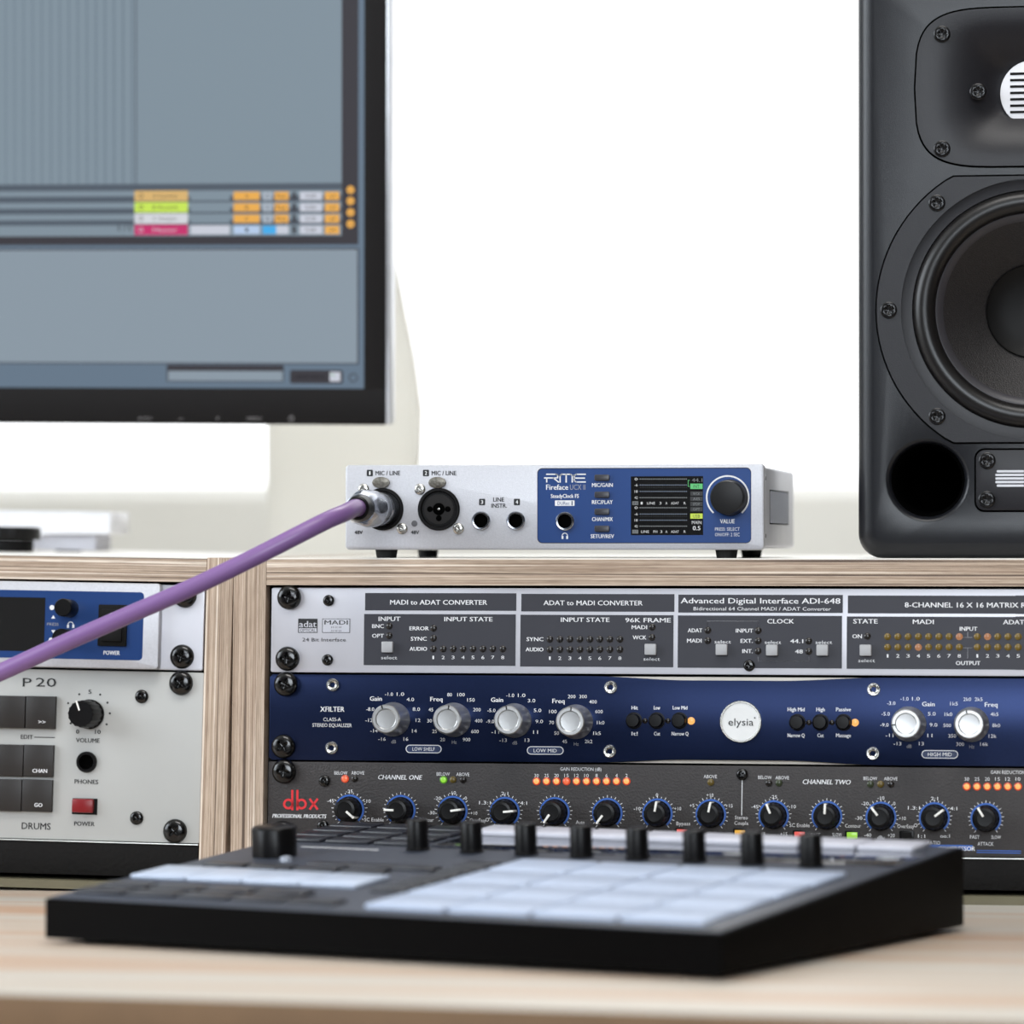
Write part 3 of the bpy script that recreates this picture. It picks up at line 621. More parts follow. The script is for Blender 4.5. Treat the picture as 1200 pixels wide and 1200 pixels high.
for px, dy in ((453, 12), (851.5, 12)):
    x = P(M, px, 648, -12)[0]
    for yy in (12, 123): put('foot', FT, r, (x, yy, 0))
A = Art(M); T = A.text
A.rr(629.6, 548.6, 880.4, 636.6, 6, BLACKP, 1); A.rr(630.4, 549.6, 879.8, 635.8, 5.4, RBLUE, 2)
T('MIC / LINE', 454.6, 554.3, 5.2, 29.5, BLACKP); T('MIC / LINE', 520.4, 554.3, 5.2, 29.5, BLACKP)
for x, y, t in ((433.4, 554.3, '1'), (499.2, 554.3, '2'), (565, 588.3, '3'), (605.8, 588.3, '4')):
    A.rr(x-3.6, y-3.8, x+3.6, y+3.8, 1, BLACKP); T(t, x, y, 4.4, 2.8 if t != '1' else 1.6, WHITEP, .03)
T('48V', 420.3, 623.8, 4.4, 10, BLACKP); T('48V', 486.4, 623.8, 4.4, 10, BLACKP); T('LINE', 584.4, 585.3, 5, 13, BLACKP); T('INSTR.', 585, 592.5, 5, 18.5, BLACKP)
# logo of strokes
lx, ly, lw, lh = 638.4, 555.8, 47.5, 9.0
for st in ([(0, .48), (.30, .48)], [(.05, .98), (.05, .62)], [(.05, 0), (.28, 0), (.32, .1), (.32, .45)], [(.22, .5), (.34, 1)], [(.38, 1), (.38, .15), (.42, 0), (.64, 0), (.68, .15), (.68, 1)],
           [(.53, 0), (.53, 1)], [(1, 0), (.78, 0), (.73, .15), (.73, .85), (.78, 1), (1, 1)], [(.73, .5), (.98, .5)]):
    A.stroke([(lx+a*lw, ly+b*lh) for a, b in st], 1.5, WHITEP, 3)
T('Fireface', 653, 570.8, 6.2, 26, WHITEP, .02, 3); T('UCX II', 677, 570.8, 6.2, 18, GREYP, 0, 3); T('SteadyClock FS', 662, 581.2, 4.6, 33, lv=3)
A.rr(650.4, 586.4, 673.4, 592.8, .8, WHITEP, 3); T('DURec', 660.5, 589.6, 4, 14, RBLUE, lv=4)
A.stroke([(670.5, 587.6), (670.5, 591.6)], 1.2, RDARK, 4)
A.arc(662, 628, 3.2, 1, -90, 90, WHITEP, 3, 12); A.rect(658.2, 628, 660.4, 631.6, WHITEP, 3); A.rect(663.6, 628, 665.8, 631.6, WHITEP, 3)
for t, y in (('MIC/GAIN', 568.3), ('REC/PLAY', 588.3), ('CHAN/MIX', 608.3), ('SETUP/REV', 628.3)): T(t, 706, y, 4.6, len(t)*3.05, lv=3)
T('VALUE', 852.4, 610.8, 5, 17, lv=3); T('PRESS: SELECT', 852.4, 620, 4, 28.5, lv=3); T('ON/OFF: 2 SEC', 852.4, 626.4, 4, 28.5, lv=3)
A.arc(852.8, 582.6, 24.6, 1.9, -138, 138, WHITEP, 3)
A.rect(739.4, 558.2, 824, 627, mat('display_black', (12, 12, 13), .15), 3)
A.done('panel_print', r)
A = Art(M, .35); T = A.text
dg, dw, dgr = lit('display_grey_lit', (120, 124, 126), .9), lit('display_white_lit', (226, 228, 230), .9), lit('display_green_lit', (96, 196, 120), 1)
dly, ddk, dbl = lit('display_lime_lit', (196, 220, 80), 1), lit('display_dim_lit', (50, 52, 54), 1), lit('display_blue_lit', (70, 92, 130), 1)
for half, ys in ((0, (561.4, 568.4, 575.9, 583.2)), (1, (595, 602.4, 609.6, 616.6))):
    for j, y in enumerate(ys):
        T(('0', '-6', '18', '42')[j], 745.5, y, 3, 3.6, dw)
        A.stroke([(749, y), (805, y)], .55, dg if j in (0, 3) else dbl)
        for i in range(26): A.rect(750+i*2.15, y-.7, 751+i*2.15, y+.7, dg)
    for i in range(26): A.rect(750+i*2.15, ys[1]+2.4, 751+i*2.15, ys[1]+3.2, ddk)
    y = ys[-1]+6.4
    A.rect(741, y-2.2, 748, y+2.2, dg); T('IN' if not half else 'OUT', 744.5, y, 3, 5, ddk, lv=3)
    for t, x in ((('1', 752), ('LINE', 763), ('3', 774), ('A', 781), ('ADAT', 791), ('R', 802.5)) if not half else (('LINE', 756), ('PH', 768), ('3', 775), ('A', 781), ('ADAT', 791), ('R', 802.5))):
        T(t, x, y, 3, len(t)*2.3, dw)
T('44.1', 817, 562.6, 4.2, 12, dg); A.rect(809, 566.8, 823.4, 573, dgr); T('INT', 816.2, 569.9, 3.6, 7, ddk, lv=3)
for i, t in enumerate(('WCK', 'AES', 'SPDIF', 'OPT')): A.rect(809, 576+i*6.1, 823.4, 581+i*6.1, ddk); T(t, 816.2, 578.5+i*6.1, 3, 8, dg, lv=3)
A.rect(809, 601.8, 823.4, 607.8, dly); T('USB', 816.2, 604.8, 3.8, 8, ddk, lv=3); T('MAIN', 816.4, 612.2, 4, 11, dw); T('0.5', 816.4, 618.8, 5, 9, dw)
A.stroke([(808, 563), (806.5, 563), (806.5, 570), (808, 570)], .6, dgr)
A.done('display_image', r, 'black display with rows of meters and green and lime tags')
bm = NB(); lathe(bm, [(9.1, 0), (9.1, 1), (8.8, 1.4), (8.5, 12.0), (8.0, 12.8), (7.2, 13.0), (0, 12.8)], n=56); x, z = P(M, 855.5, 583.2)
obj('value_knob', bm, mat('knob_soft_black', (18, 17, 18), .4, spec=.3), r, (x, -.4, z))
bm = NB(); prism(bm, rrect(-3.8, 3.8, -1.55, 1.55, .7, 3), -1.6, 0, bev=.3); FB = mesh_of('function_button', bm, mat('button_dark', (52, 52, 58), .35))
for y in (559.8, 579.8, 599.6, 619.6): at(r, M, 'function_button', FB, 705.8, y, .4)
# combo sockets
def combo(px, py, plugged):
    x, z = P(M, px, py)
    bm = NB(); lathe(bm, [(10.8, 0), (10.8, 1.0), (10.3, 1.5), (9.3, 1.5), (8.9, 1.1), (8.7, .25), (0, .25)], n=56)
    c = obj('combo_socket', bm, BLACK, r, (x, 0, z))
    bm = NB(); lathe(bm, [(7.6, .25), (7.6, .55), (3.2, .6), (2.9, .3), (0, .3)], n=40)
    for a in (90, 210, 330) if False else (180, 0, 270): 
        u, v_ = 4.6*cos(R(a)), 4.6*sin(R(a)); lathe(bm, [(1.5, .62), (1.2, .72), (0, .72)], n=14, c=(u, 0, v_), mi=1)
    lathe(bm, [(3.0, .64), (2.9, .7), (0, .7)], n=20, mi=1); lathe(bm, [(.8, .72), (.6, 1.2), (0, 1.3)], n=12, mi=2)
    obj('socket_core', bm, [mat('core_dark', (22, 19, 18), .4, spec=.3), HOLE, STEEL], c)
    bm = NB(); prism(bm, [(-1.5, -1.6), (1.5, -1.6), (1.5, 1.6), (-1.5, 1.6)], -1, 0)
    bm.free(); x2_, z2_ = P(M, px-1.7, py-31.2)
    bm = NB(); pts = [(4.7*cos(t)*(1 if abs(cos(t)) < .9 else .97), 2.9*sin(t)) for t in [2*pi*i/28 for i in range(28)]]; prism(bm, pts, -1.6, 0, bev=.5)
    obj('release_latch', bm, mat('latch_metal', (120, 116, 108), .35, .9, var=.35, scale=500, bump=.8, bscale=900), r, (x2_, 0, z2_))
    for dx, dy in ((-22.4, -23.4), (22.8, 22.9)): at(r, M, 'screw', SMALLSTL, px+dx, py+dy, rot=(0, random.random(), 0))
combo(448.6, 596.7, True); combo(514.5, 596.7, False)
bm = NB(); lathe(bm, [(1.6, 0), (1.5, .3), (0, .4)], n=18); lm = mesh_of('phantom_light', bm, mat('led_grey', (92, 92, 96), .4)); at(r, M, 'phantom_light', lm, 485.7, 613.5)
bm = NB(); lathe(bm, [(4.75, 0), (4.75, 1.2), (4.3, 1.7), (3.6, 1.6), (3.3, .3)], n=40, mi=0); lathe(bm, [(3.3, .32), (0, .34)], n=24, mi=1)
JK = mesh_of('jack_socket', bm, [CHROME, HOLE])
for p in ((564, 610.2), (604.8, 610.2)): at(r, M, 'jack_socket', JK, *p)
at(r, M, 'jack_socket', JK, 662.2, 610.8, .4)

# ================================================================== CABLE
cb = thing('microphone_cable', 'purple cable with chrome plug in the left socket of the silver interface', 'cable', MI)
x, z = P(MI, 448.6, 596.7)
rib = lambda a: 1-.02*(1+math.tanh(6*(cos(9*a)-.3)))
hx = lambda a: .92*cos(pi/6)/cos((a % (pi/3))-pi/6)+.03
bm = NB(); lathe(bm, [(8.1, 1.3), (8.1, 8), (8.5, 8.6), (8.5, 14), (8.0, 14.6), (8.0, 16.4), (8.5, 17), (8.5, 23), (8.9, 23.6), (8.9, 26), (8.4, 26.4), (0, 26.4)], n=64); obj('plug_shell', bm, CHROME, cb, (x, 0, z))
hx2 = lambda a: .93*cos(pi/6)/cos(((a+.3) % (pi/3))-pi/6)+.05
hx6 = lambda a: min(1.0, .93/cos(((a+.3) % (pi/3))-pi/6))
bm = NB(); lathe(bm, [(8.8, 26.5), (9.3, 27.2), (9.4, 33), (9.3, 36), (9.2, 47), (8.4, 52), (7.4, 55), (6.8, 55.4), (0, 55.4)], n=72, mod={3: hx6, 4: hx6, 5: hx6}); obj('plug_collar', bm, CHROME, cb, (x, 0, z))
bm = NB(); lathe(bm, [(6.9, 55.3), (6.7, 58), (5.9, 62), (5.0, 62.6), (4.5, 61.8), (0, 61.8)], n=40); obj('strain_relief', bm, BLACK, cb, (x, 0, z))
key_pts = [(424, 596.8, 60), (415.5, 597.8, 70), (403, 601.5, 80), (385, 609, 90), (355, 624, 98), (300, 652, 104), (230, 686, 107), (150, 721, 108), (70, 756, 108), (0, 788, 107), (-80, 822, 105), (-170, 862, 100)]
K = []
for a, b, d in key_pts:
    X, Z = P(MI, a, b, d); K.append(Vector((X, -d, Z)))
k_ = K[-1]
K += [k_+Vector((-50, -8, -32)), Vector((k_.x-105, -128, -158)), Vector((k_.x-150, -136, -165.4)), Vector((k_.x-240, -150, -165.4)), Vector((k_.x-330, -110, -165.4))]
K[0] = Vector((x, -60, z)); K[1] = Vector((x-.6, -67, z-.1))
def catmull(K, n=10):
    out = []
    for i in range(len(K)-1):
        p0, p1, p2, p3 = K[max(i-1, 0)], K[i], K[i+1], K[min(i+2, len(K)-1)]
        for j in range(n):
            t = j/n; out.append(.5*((2*p1)+(p2-p0)*t+(2*p0-5*p1+4*p2-p3)*t*t+(3*p1-p0-3*p2+p3)*t**3))
    return out+[K[-1]]
bm = NB(); tube(bm, catmull(K), 4.35, 24)
obj('cable_jacket', bm, mat('purple_rubber', (126, 93, 146), .34, var=.03), cb)

# ================================================================== STUDIO SPEAKER
MS0 = Matrix.Translation((0, .018, DESK+.170))
xc, zc = P(MS0, 1209, 362); xe = P(MS0, 1004, 400)[0]; HW = xc-xe; HT = 300
MS = MS0 @ Matrix.Translation((xc*.001, 0, 0)); M = MS
sp = thing('studio_speaker', 'black studio monitor speaker standing right on the plywood rack', 'speaker', MS)
SPK = mat('speaker_black', (25, 26, 30), .3, spec=.38, var=.05, scale=1200, bump=.15, bscale=2500)
SPD = mat('speaker_plate', (27, 26, 30), .4, spec=.35, var=.04, scale=900, bump=.12, bscale=1500)
# cabinet with rounded edges; port bored as a real recess
D = 250
def sp_front_hole(cx, cz, r, n=40): return [(cx+r*cos(2*pi*i/n), cz+r*sin(2*pi*i/n)) for i in range(n)]
tz0 = P(M, 1150, 195)[1]; tz1 = P(M, 1150, 10)[1]; tw = 134*.43; tc = (tz0+tz1)/2; th = (tz1-tz0)/2
def tshape(e):
    pts = []
    for i in range(64):
        a = 2*pi*i/64; c_, s_ = cos(a), sin(a)
        pts.append(((tw+e)*math.copysign(abs(c_)**.42, c_), (th+e)*math.copysign(abs(s_)**.36, s_)))
    return [(x_*(1-.10*(abs(z_)/th)**2.4), z_) for x_, z_ in pts]
pcx, pcz = P(M, 1087, 562.5); PR = 18.6
bm = NB()
# shell: side loop
def shell(inset, y): return [(x_, y, z_) for x_, z_ in rrect(-HW+inset, HW-inset, inset*.9+.2, HT-inset, max(12-inset*.4, 6), 8)]
loops = []
for ins, y in ((0, D), (0, 10), (.6, 6), (2.2, 2.8), (5, 1.0), (9, .1)): loops.append([bm.verts.new(p) for p in shell(ins, y)])
n = len(loops[0])
for a, b in zip(loops, loops[1:]):
    for i in range(n): bm.faces.new((a[i], a[(i+1) % n], b[(i+1) % n], b[i]))
bm.faces.new(loops[0][::-1])
# front sheet with two port holes (bridged by triangulated fill)
ports = []
front_edges = [bm.edges.get((loops[-1][i], loops[-1][(i+1) % n])) for i in range(n)]
for s_ in (1, -1):
    cx = pcx*s_
    vs = [bm.verts.new((a_, .1, b_)) for a_, b_ in sp_front_hole(cx, pcz, PR+2.6)]
    front_edges += [bm.edges.new((vs[i], vs[(i+1) % 40])) for i in range(40)]; ports.append((cx, vs))
wr, wz = 179*.43, 154*.43
for loop in ([(71*cos(2*pi*i/64), zc+64.6*sin(2*pi*i/64)) for i in range(64)], [(a_, tc+b_) for a_, b_ in tshape(-3)]):
    vs = [bm.verts.new((a_, .1, b_)) for a_, b_ in loop]
    front_edges += [bm.edges.new((vs[i], vs[(i+1) % 64])) for i in range(64)]
bmesh.ops.triangle_fill(bm, use_beauty=True, use_dissolve=False, edges=front_edges)
for cx, vs in ports:
    prev = vs
    for rr_, y in ((PR+1.9, .3), (PR+1.0, 1.0), (PR+.3, 2.2), (PR-.2, 4.2), (PR-1.2, 9), (PR-2.5, 18), (PR-3.4, 60), (PR-3.4, 110)):
        ring = [bm.verts.new((a_, y, b_)) for a_, b_ in sp_front_hole(cx, pcz, rr_)]
        for i in range(40): bm.faces.new((prev[i], prev[(i+1) % 40], ring[(i+1) % 40], ring[i])).material_index = 1 if y > 4.5 else 0  # inner bore painted black to deepen the shade inside the port
        prev = ring
    bm.faces.new(prev).material_index = 1
bmesh.ops.recalc_face_normals(bm, faces=bm.faces)
obj('cabinet', bm, [SPK, HOLE], sp)
# woofer frame plate: circle cut flat above and below, dark joint around it
def chop(r_, zlim, n=96):
    pts = []
    for i in range(n):
        a = 2*pi*i/n; pts.append((r_*cos(a), max(-zlim, min(zlim, r_*sin(a)))))
    out = []
    for p in pts:
        if not out or (abs(p[0]-out[-1][0])+abs(p[1]-out[-1][1])) > .05: out.append(p)
    return out
o_ = chop(wr+.9, wz+.9); i_ = []
for a_, b_ in o_:
    k_ = 67/sqrt(a_*a_+b_*b_); i_.append((a_*k_, b_*k_*.97))
bm = NB(); va = [bm.verts.new((a_, -.25, b_)) for a_, b_ in o_]; vb = [bm.verts.new((a_, -.25, b_)) for a_, b_ in i_]; vc = [bm.verts.new((a_, .2, b_)) for a_, b_ in o_]
for i in range(len(va)):
    j = (i+1) % len(va); bm.faces.new((va[i], va[j], vb[j], vb[i])); bm.faces.new((va[i], va[j], vc[j], vc[i]))
bmesh.ops.recalc_face_normals(bm, faces=bm.faces)
obj('woofer_seam', bm, HOLE, sp, (0, 0, zc))
bm = NB()
outer = chop(wr, wz); vo = [bm.verts.new((a_, -.9, b_)) for a_, b_ in outer]; vb = [bm.verts.new((a_*1.004, -.2, b_*1.004)) for a_, b_ in outer]
n = len(vo)
for i in range(n): bm.faces.new((vb[i], vb[(i+1) % n], vo[(i+1) % n], vo[i]))
ri = 151*.43; vi = [bm.verts.new((ri*cos(2*pi*i/96), -.9, ri*sin(2*pi*i/96))) for i in range(96)]
ed = [bm.edges.get((vo[i], vo[(i+1) % n])) for i in range(n)]+[bm.edges.new((vi[i], vi[(i+1) % 96])) for i in range(96)]
bmesh.ops.triangle_fill(bm, use_beauty=True, use_dissolve=False, edges=ed)
v2 = [bm.verts.new((ri*cos(2*pi*i/96), -.3, ri*sin(2*pi*i/96))) for i in range(96)]
for i in range(96): bm.faces.new((vi[i], vi[(i+1) % 96], v2[(i+1) % 96], v2[i]))
bmesh.ops.recalc_face_normals(bm, faces=bm.faces)
obj('woofer_frame', bm, SPD, sp, (0, 0, zc))
bm = NB(); lathe(bm, [(ri+1, .2), (ri-.4, -.3), (ri-5.4, -.8), (ri-5.6, -3)], n=96); obj('woofer_ring', bm, SPD, sp, (0, 0, zc))
roll = [(60.0, -2.6)] + [(53.6+5.6*cos(t), -2.4+4.8*sin(t)) for t in [pi*i/12 for i in range(0, 13)]] + [(47.4, -3.2)]
bm = NB(); lathe(bm, roll, n=96); obj('surround', bm, mat('rubber_surround', (22, 20, 20), .32, spec=.4), sp, (0, 0, zc))
bm = NB(); lathe(bm, [(48.6, -2.6), (47.8, -1.9), (46.6, -2.2), (44.6, -4.2), (44.2, -4.6)], n=96)
obj('cone_edge', bm, mat('cone_rim', (52, 50, 54), .4), sp, (0, 0, zc))
bm = NB(); lathe(bm, [(44.4, -4.5), (38, -9), (30, -14.5), (23.4, -19)], n=96)
CONE = mat('woven_cone', (34, 31, 31), .4, var=.4, scale=1400, bump=.9, bscale=1600, spec=.4)
obj('cone', bm, CONE, sp, (0, 0, zc))
bm = NB(); lathe(bm, [(23.8, -18.6), (23.3, -17.6), (22.6, -18.2), (14, -20.4), (0, -22)], n=64); obj('dust_cap', bm, mat('cap_black', (9, 8, 8), .5, spec=.2), sp, (0, 0, zc))
bm = NB(); lathe(bm, [(4.2, 0), (4.2, .9), (3.6, 1.3), (2.2, 1.3), (1.9, .7), (0, .5)], n=24, mod={4: lambda a: .75+.25*cos(6*a)}); SS = mesh_of('screw', bm, mat('socket_black', (18, 17, 18), .25, .4))
for k in range(8):
    a = R(180+k*45+0)
    if abs(sin(a)) > .9: continue
    put('screw', SS, sp, (165*.43*cos(a), -.9, zc+(165*.43*sin(a) if abs(sin(a)) < .5 else math.copysign(124*.43, sin(a)))) if abs(sin(a)) < .5 else (math.copysign(109*.43, cos(a)), -.9, zc+math.copysign(124*.43, sin(a))))
# tweeter plate
def ringplate(outer, inner, y0, y1):
    bm = NB(); lo = [[bm.verts.new((a_, y, b_)) for a_, b_ in L] for y in (y0, y1) for L in (outer, inner)]
    for A_, B_ in ((lo[0], lo[1]), (lo[2], lo[3]), (lo[0], lo[2]), (lo[1], lo[3])):
        for i in range(len(A_)): bm.faces.new((A_[i], A_[(i+1) % len(A_)], B_[(i+1) % len(A_)], B_[i]))
    bmesh.ops.recalc_face_normals(bm, faces=bm.faces); return bm
obj('tweeter_seam', ringplate(tshape(.9), tshape(-2), -.25, .05), HOLE, sp, (0, 0, tc))
# waveguide: plate dished towards the tweeter
bm = NB(); rings = []
for k, (f_, d_) in enumerate(((1.0, .3), (1.0, 1.0), (.86, .8), (.72, -.6), (.55, -3.6), (.38, -8.5), (.25, -13))):
    rings.append([bm.verts.new((a_*f_, -d_, b_*f_)) for a_, b_ in tshape(0)])
for a, b in zip(rings, rings[1:]):
    for i in range(64): bm.faces.new((a[i], b[i], b[(i+1) % 64], a[(i+1) % 64]))
bm.faces.new(rings[-1]); bmesh.ops.recalc_face_normals(bm, faces=bm.faces)
obj('tweeter_plate', bm, SPD, sp, (0, 0, tc))
tcz = P(M, 1200, 107)[1]
bm = NB(); prism(bm, [(16*cos(2*pi*i/40), 16.5*sin(2*pi*i/40)) for i in range(40)], 8.5, 12.5, bev=.6); tb = obj('tweeter', bm, mat('tweeter_white', (224, 224, 228), .35), sp, (0, 0, tcz), label='white tweeter element')
bm = NB()
for i in range(7): bx(bm, -11, 11, 8.1, 8.5, -10+i*3.2, -8.8+i*3.2, .1)
obj('tweeter_slat', bm, BLACKM, tb)
for px, py in ((1104, 40), (1104, 174.5), (1146, 107)):
    X, Z = P(M, px, py, 1)
    for s_ in (1, -1): put('screw', SS, sp, (X*s_, -.95 if px < 1120 else 1.4, Z))
# badge plate
bx0, bz0 = P(M, 1144, 598); bz1 = P(M, 1144, 527.5)[1]
bm = NB(); prism(bm, rrect(bx0-.9, -bx0+.9, bz0-.9, bz1+.9, 5), -.2, 1); obj('badge_seam', bm, HOLE, sp)
bm = NB(); prism(bm, rrect(bx0, -bx0, bz0, bz1, 4.4), -.9, .9, bev=.25); obj('badge_plate', bm, SPD, sp)
for px, py in ((1157, 540), (1156.5, 585.5)):
    X, Z = P(M, px, py, 1)
    for s_ in (1, -1): put('screw', SS, sp, (X*s_, -.9, Z), None)
A = Art(M, .9)
for i in range(5): A.rr(1166.5+(1.6 if i in (0, 4) else 0), 551+i*4.2, 1200, 553.6+i*4.2, .8, mat('badge_silver', (196, 196, 200), .4, .3))
A.done('badge_logo', sp)

# ================================================================== COMPUTER MONITOR
MM0 = Matrix.Translation((-.2, .20, DESK+.3)) @ Matrix.Rotation(.010, 4, 'Y') @ Matrix.Rotation(R(2.5), 4, 'X')
xr, zbm = P(MM0, 457, 498.5)
MM = MM0 @ Matrix.Translation((xr*.001, 0, zbm*.001)); M = MM
mo = thing('computer_monitor', 'computer monitor with black bezel showing grey editing software', 'monitor', Matrix(MM))
Wm, Hm = 555, 350
bm = NB(); bx(bm, -Wm, 0, 1.2, 16, 0, Hm, 2.5); obj('side_frame', bm, mat('monitor_silver', (206, 208, 212), .3, .5), mo, label='silver outer frame')
bm = NB(); xb0 = P(M, 426.8, 400)[0]; xb1 = P(M, 452.5, 400)[0]; zs = P(M, 300, 455)[1]
bx(bm, -Wm+2, xb1, -1.2, 1.1, .3, zs, 1.0); bx(bm, xb0, xb1, -1.2, 1.1, zs-1, Hm-1, .6); bx(bm, -Wm+2, -Wm-xb0, -1.2, 1.1, zs-1, Hm-1, .6); bx(bm, -Wm+2, xb1, -1.2, 1.1, Hm-16, Hm-1, .6)
obj('bezel', bm, mat('bezel_black', (17, 14, 14), .6, spec=.18), mo)
bm = NB(); bx(bm, -Wm+40, -40, 16, 42, 40, Hm-40, 10); obj('back_cover', bm, mat('monitor_silver', (0, 0, 0)), mo)
A = Art(M, 1.2); GB = mat('bezel_print', (120, 116, 116), .5)
A.text('AUTO', 170, 490.4, 4, 19, GB); A.text('-', 212, 490, 6, 6, GB); A.text('+', 255, 490, 5, 5, GB); A.text('MENU', 298, 490.4, 4, 19, GB); A.arc(341.5, 490.4, 3, 1, 25, 335, GB, 1, 16); A.stroke([(341.5, 486.5), (341.5, 490)], 1, GB)
A.done('bezel_print', mo)
A = Art(M, 0.0)
def c(n_, rgb): return lit('screen_'+n_, rgb, .93)
BGc, DK_, MIDc, LOW = c('slate', (132, 148, 160)), c('charcoal', (60, 58, 64)), c('blue_grey', (104, 122, 140)), c('pale_slate', (142, 156, 168))
OR, LT, LN = c('orange', (240, 178, 84)), c('light', (206, 210, 222)), c('line', (84, 94, 106))
xL = -780; yT = -260
A.rect(xL, yT, 427.4, 456, MIDc, 1)
A.rect(xL, yT, 420, 286.5, DK_, 2); A.rect(xL, yT, 400.5, 276, BGc, 3)
g = 155.0
while g > xL:
    A.rect(g-.9, yT, g+.9, 221, c('gridline', (100, 116, 130)), 4); g -= 10.6
A.rect(158.5, yT, 160.5, 276, LN, 5)
for y in (221.5, 235.4, 249, 262.3): A.rect(xL, y-1, 400.5, y+1, LN, 5)
A.text('1/1', 146, 267.5, 7, 16, DK_, .01, 6)
cols = [c('tan', (222, 184, 118)), c('lime', (206, 236, 92)), c('white', (218, 220, 226)), c('magenta', (204, 52, 112))]
names = ['A Convolut', 'B Reverb', 'C Simpler', 'Master']
for i, y in enumerate((229.6, 243, 256.2, 269.4)):
    A.rect(158, y-5.9, 220.5, y+5.9, cols[i], 6); A.arc(165.5, y, 2.8, .9, 0, 360, DK_ if i < 3 else LT, 7, 14); A.text(names[i], 194, y, 4.4, 33, DK_ if i < 3 else LT, .0, 7)
    A.rect(223.5, y-5.2, 269.5, y+5.2, BGc if i < 3 else LT, 6)
    A.rect(274, y-4.8, 304.6, y+4.8, OR if i < 3 else c('pale_blue', (186, 208, 238)), 6); A.text('ABC1'[i], 289.5, y, 4.6, 4, DK_, 0, 7)
    if i < 3: A.rect(308, y-4.8, 319.5, y+4.8, c('pale', (176, 186, 198)), 6); A.text('S', 314, y, 4.6, 4, DK_, 0, 7); A.rect(322, y-4.8, 338.5, y+4.8, OR, 6); A.text('Post', 330, y, 4.6, 12, DK_, 0, 7)
    else: A.rect(308, y-4.8, 324, y+4.8, c('sky', (72, 176, 240)), 6); A.rect(324, y-4.8, 338.5, y+4.8, LT, 6)
    A.rect(343, y-4.5, 347, y+4.5, DK_, 6); A.rect(351.6, y-4.8, 378, y+4.8, LT, 6); A.text('0.00', 364.5, y, 4.4, 13, DK_, 0, 7)
    A.rect(381, y-4.8, 397.8, y+4.8, OR, 6); A.text('-inf', 389.5, y, 4.2, 9, DK_, 0, 7)
for i, y in enumerate((222.5, 235.6, 249, 262.5)): A.disc(411, y, 5.2, OR, 6); A.text('+s', 411, y, 3.6, 4, DK_, 0, 7)
A.rect(xL, 293.6, 420.4, 427, DK_, 2); A.rect(xL, 295.2, 418.8, 425.6, LOW, 3)
A.rect(195.6, 427.5, 332.6, 447.5, DK_, 2); A.rect(197.2, 434.6, 331.4, 446.4, LOW, 3)
A.rr(340, 433.6, 402, 449.6, 3, DK_, 2); A.text('1-KICK RACK', 363, 441.6, 4.6, 42, c('ink', (24, 24, 28)), .02, 3); A.rect(386.5, 436, 399, 447, LT, 3); A.stroke([(388, 438.5), (392, 440)], 1, c('green', (90, 180, 100)), 4)
A.arc(414, 442.6, 5.2, 1.4, 0, 360, DK_, 2, 20)
o = A.done('screen', mo, 'lit screen with grey-blue arranger and coloured track rows')
bm = NB()
# a pale frosted stand rises from the desk behind the rack and carries the screen on an arm
zdesk = (DESK - MM.translation.z)*1000+.5
SO = 235
def q(px, py): return P(M, px, py, -SO)
pr = [q(490, 545), q(492, 480), q(484, 420), q(458, 290)]; pl = [q(345, 290), q(322, 420), q(312, 480), q(312, 545)]
prism(bm, [(pl[-1][0], zdesk+11)]+[(pr[0][0], zdesk+11)]+pr+pl, SO, SO+12, bev=2)
WST = bpy.data.materials.new('frosted_acrylic'); WST.use_nodes = True; nt = WST.node_tree; pb = nt.nodes['Principled BSDF']
pb.inputs['Base Color'].default_value = (.86, .86, .82, 1); pb.inputs['Roughness'].default_value = .5
tr = nt.nodes.new('ShaderNodeBsdfTranslucent'); tr.inputs[0].default_value = (.9, .9, .87, 1)
mxs = nt.nodes.new('ShaderNodeMixShader'); mxs.inputs[0].default_value = .78
nt.links.new(pb.outputs[0], mxs.inputs[1]); nt.links.new(tr.outputs[0], mxs.inputs[2]); nt.links.new(mxs.outputs[0], nt.nodes['Material Output'].inputs[0])
obj('stand_neck', bm, WST, mo, label='pale frosted stand behind the screen')
mx_ = (pl[1][0]+pr[1][0])/2
bm = NB(); bx(bm, mx_-25, mx_+25, 41, SO, 60, 100, 2); obj('stand_arm', bm, BLACKM, mo)
bm = NB(); bx(bm, mx_-110, mx_+110, SO-20, SO+150, zdesk, zdesk+11, 3); obj('stand_base', bm, WFR, mo)

# ================================================================== SMALL OBJECTS ON THE LEFT RACK
MT = MCL @ Matrix.Translation((0, .26, .170))
x0, z0 = P(MT, 24, 644); 
def T3(px, py): return P(MT, px, py)
d0 = T3(45, 645); d1 = T3(136, 621); s1 = T3(152, 601)
MD = MT @ Matrix.Translation((d1[0]*.001-.010, 0, .0002))
dv = thing('document_scanner', 'low white scanner with curved lid at the back of the left rack', 'scanner', MD)
hb = 10.3; ht = s1[1]
bm = NB(); bx(bm, -190, -3, 4, 38, .8, hb, 1.5); obj('body', bm, mat('scanner_grey', (206, 206, 214), .5), dv)
bm = NB(); pts = [(-195, ht)] + [(6.5, ht), (7.5, ht-1), (7.5, hb+1.5), (6, hb+.2)] + [(-10, hb+.1), (-30, hb-.2), (-42, hb-2.2), (-50, hb-5), (-60, hb-8), (-195, hb-8)]
prism(bm, pts, -4, 3.9, bev=.3); obj('lid_front', bm, mat('scanner_white', (242, 242, 246), .35), dv)
bm = NB(); bx(bm, -195, 7, 4, 40, hb+.1, ht, 1); obj('lid', bm, mat('scanner_white', (0, 0, 0)), dv)
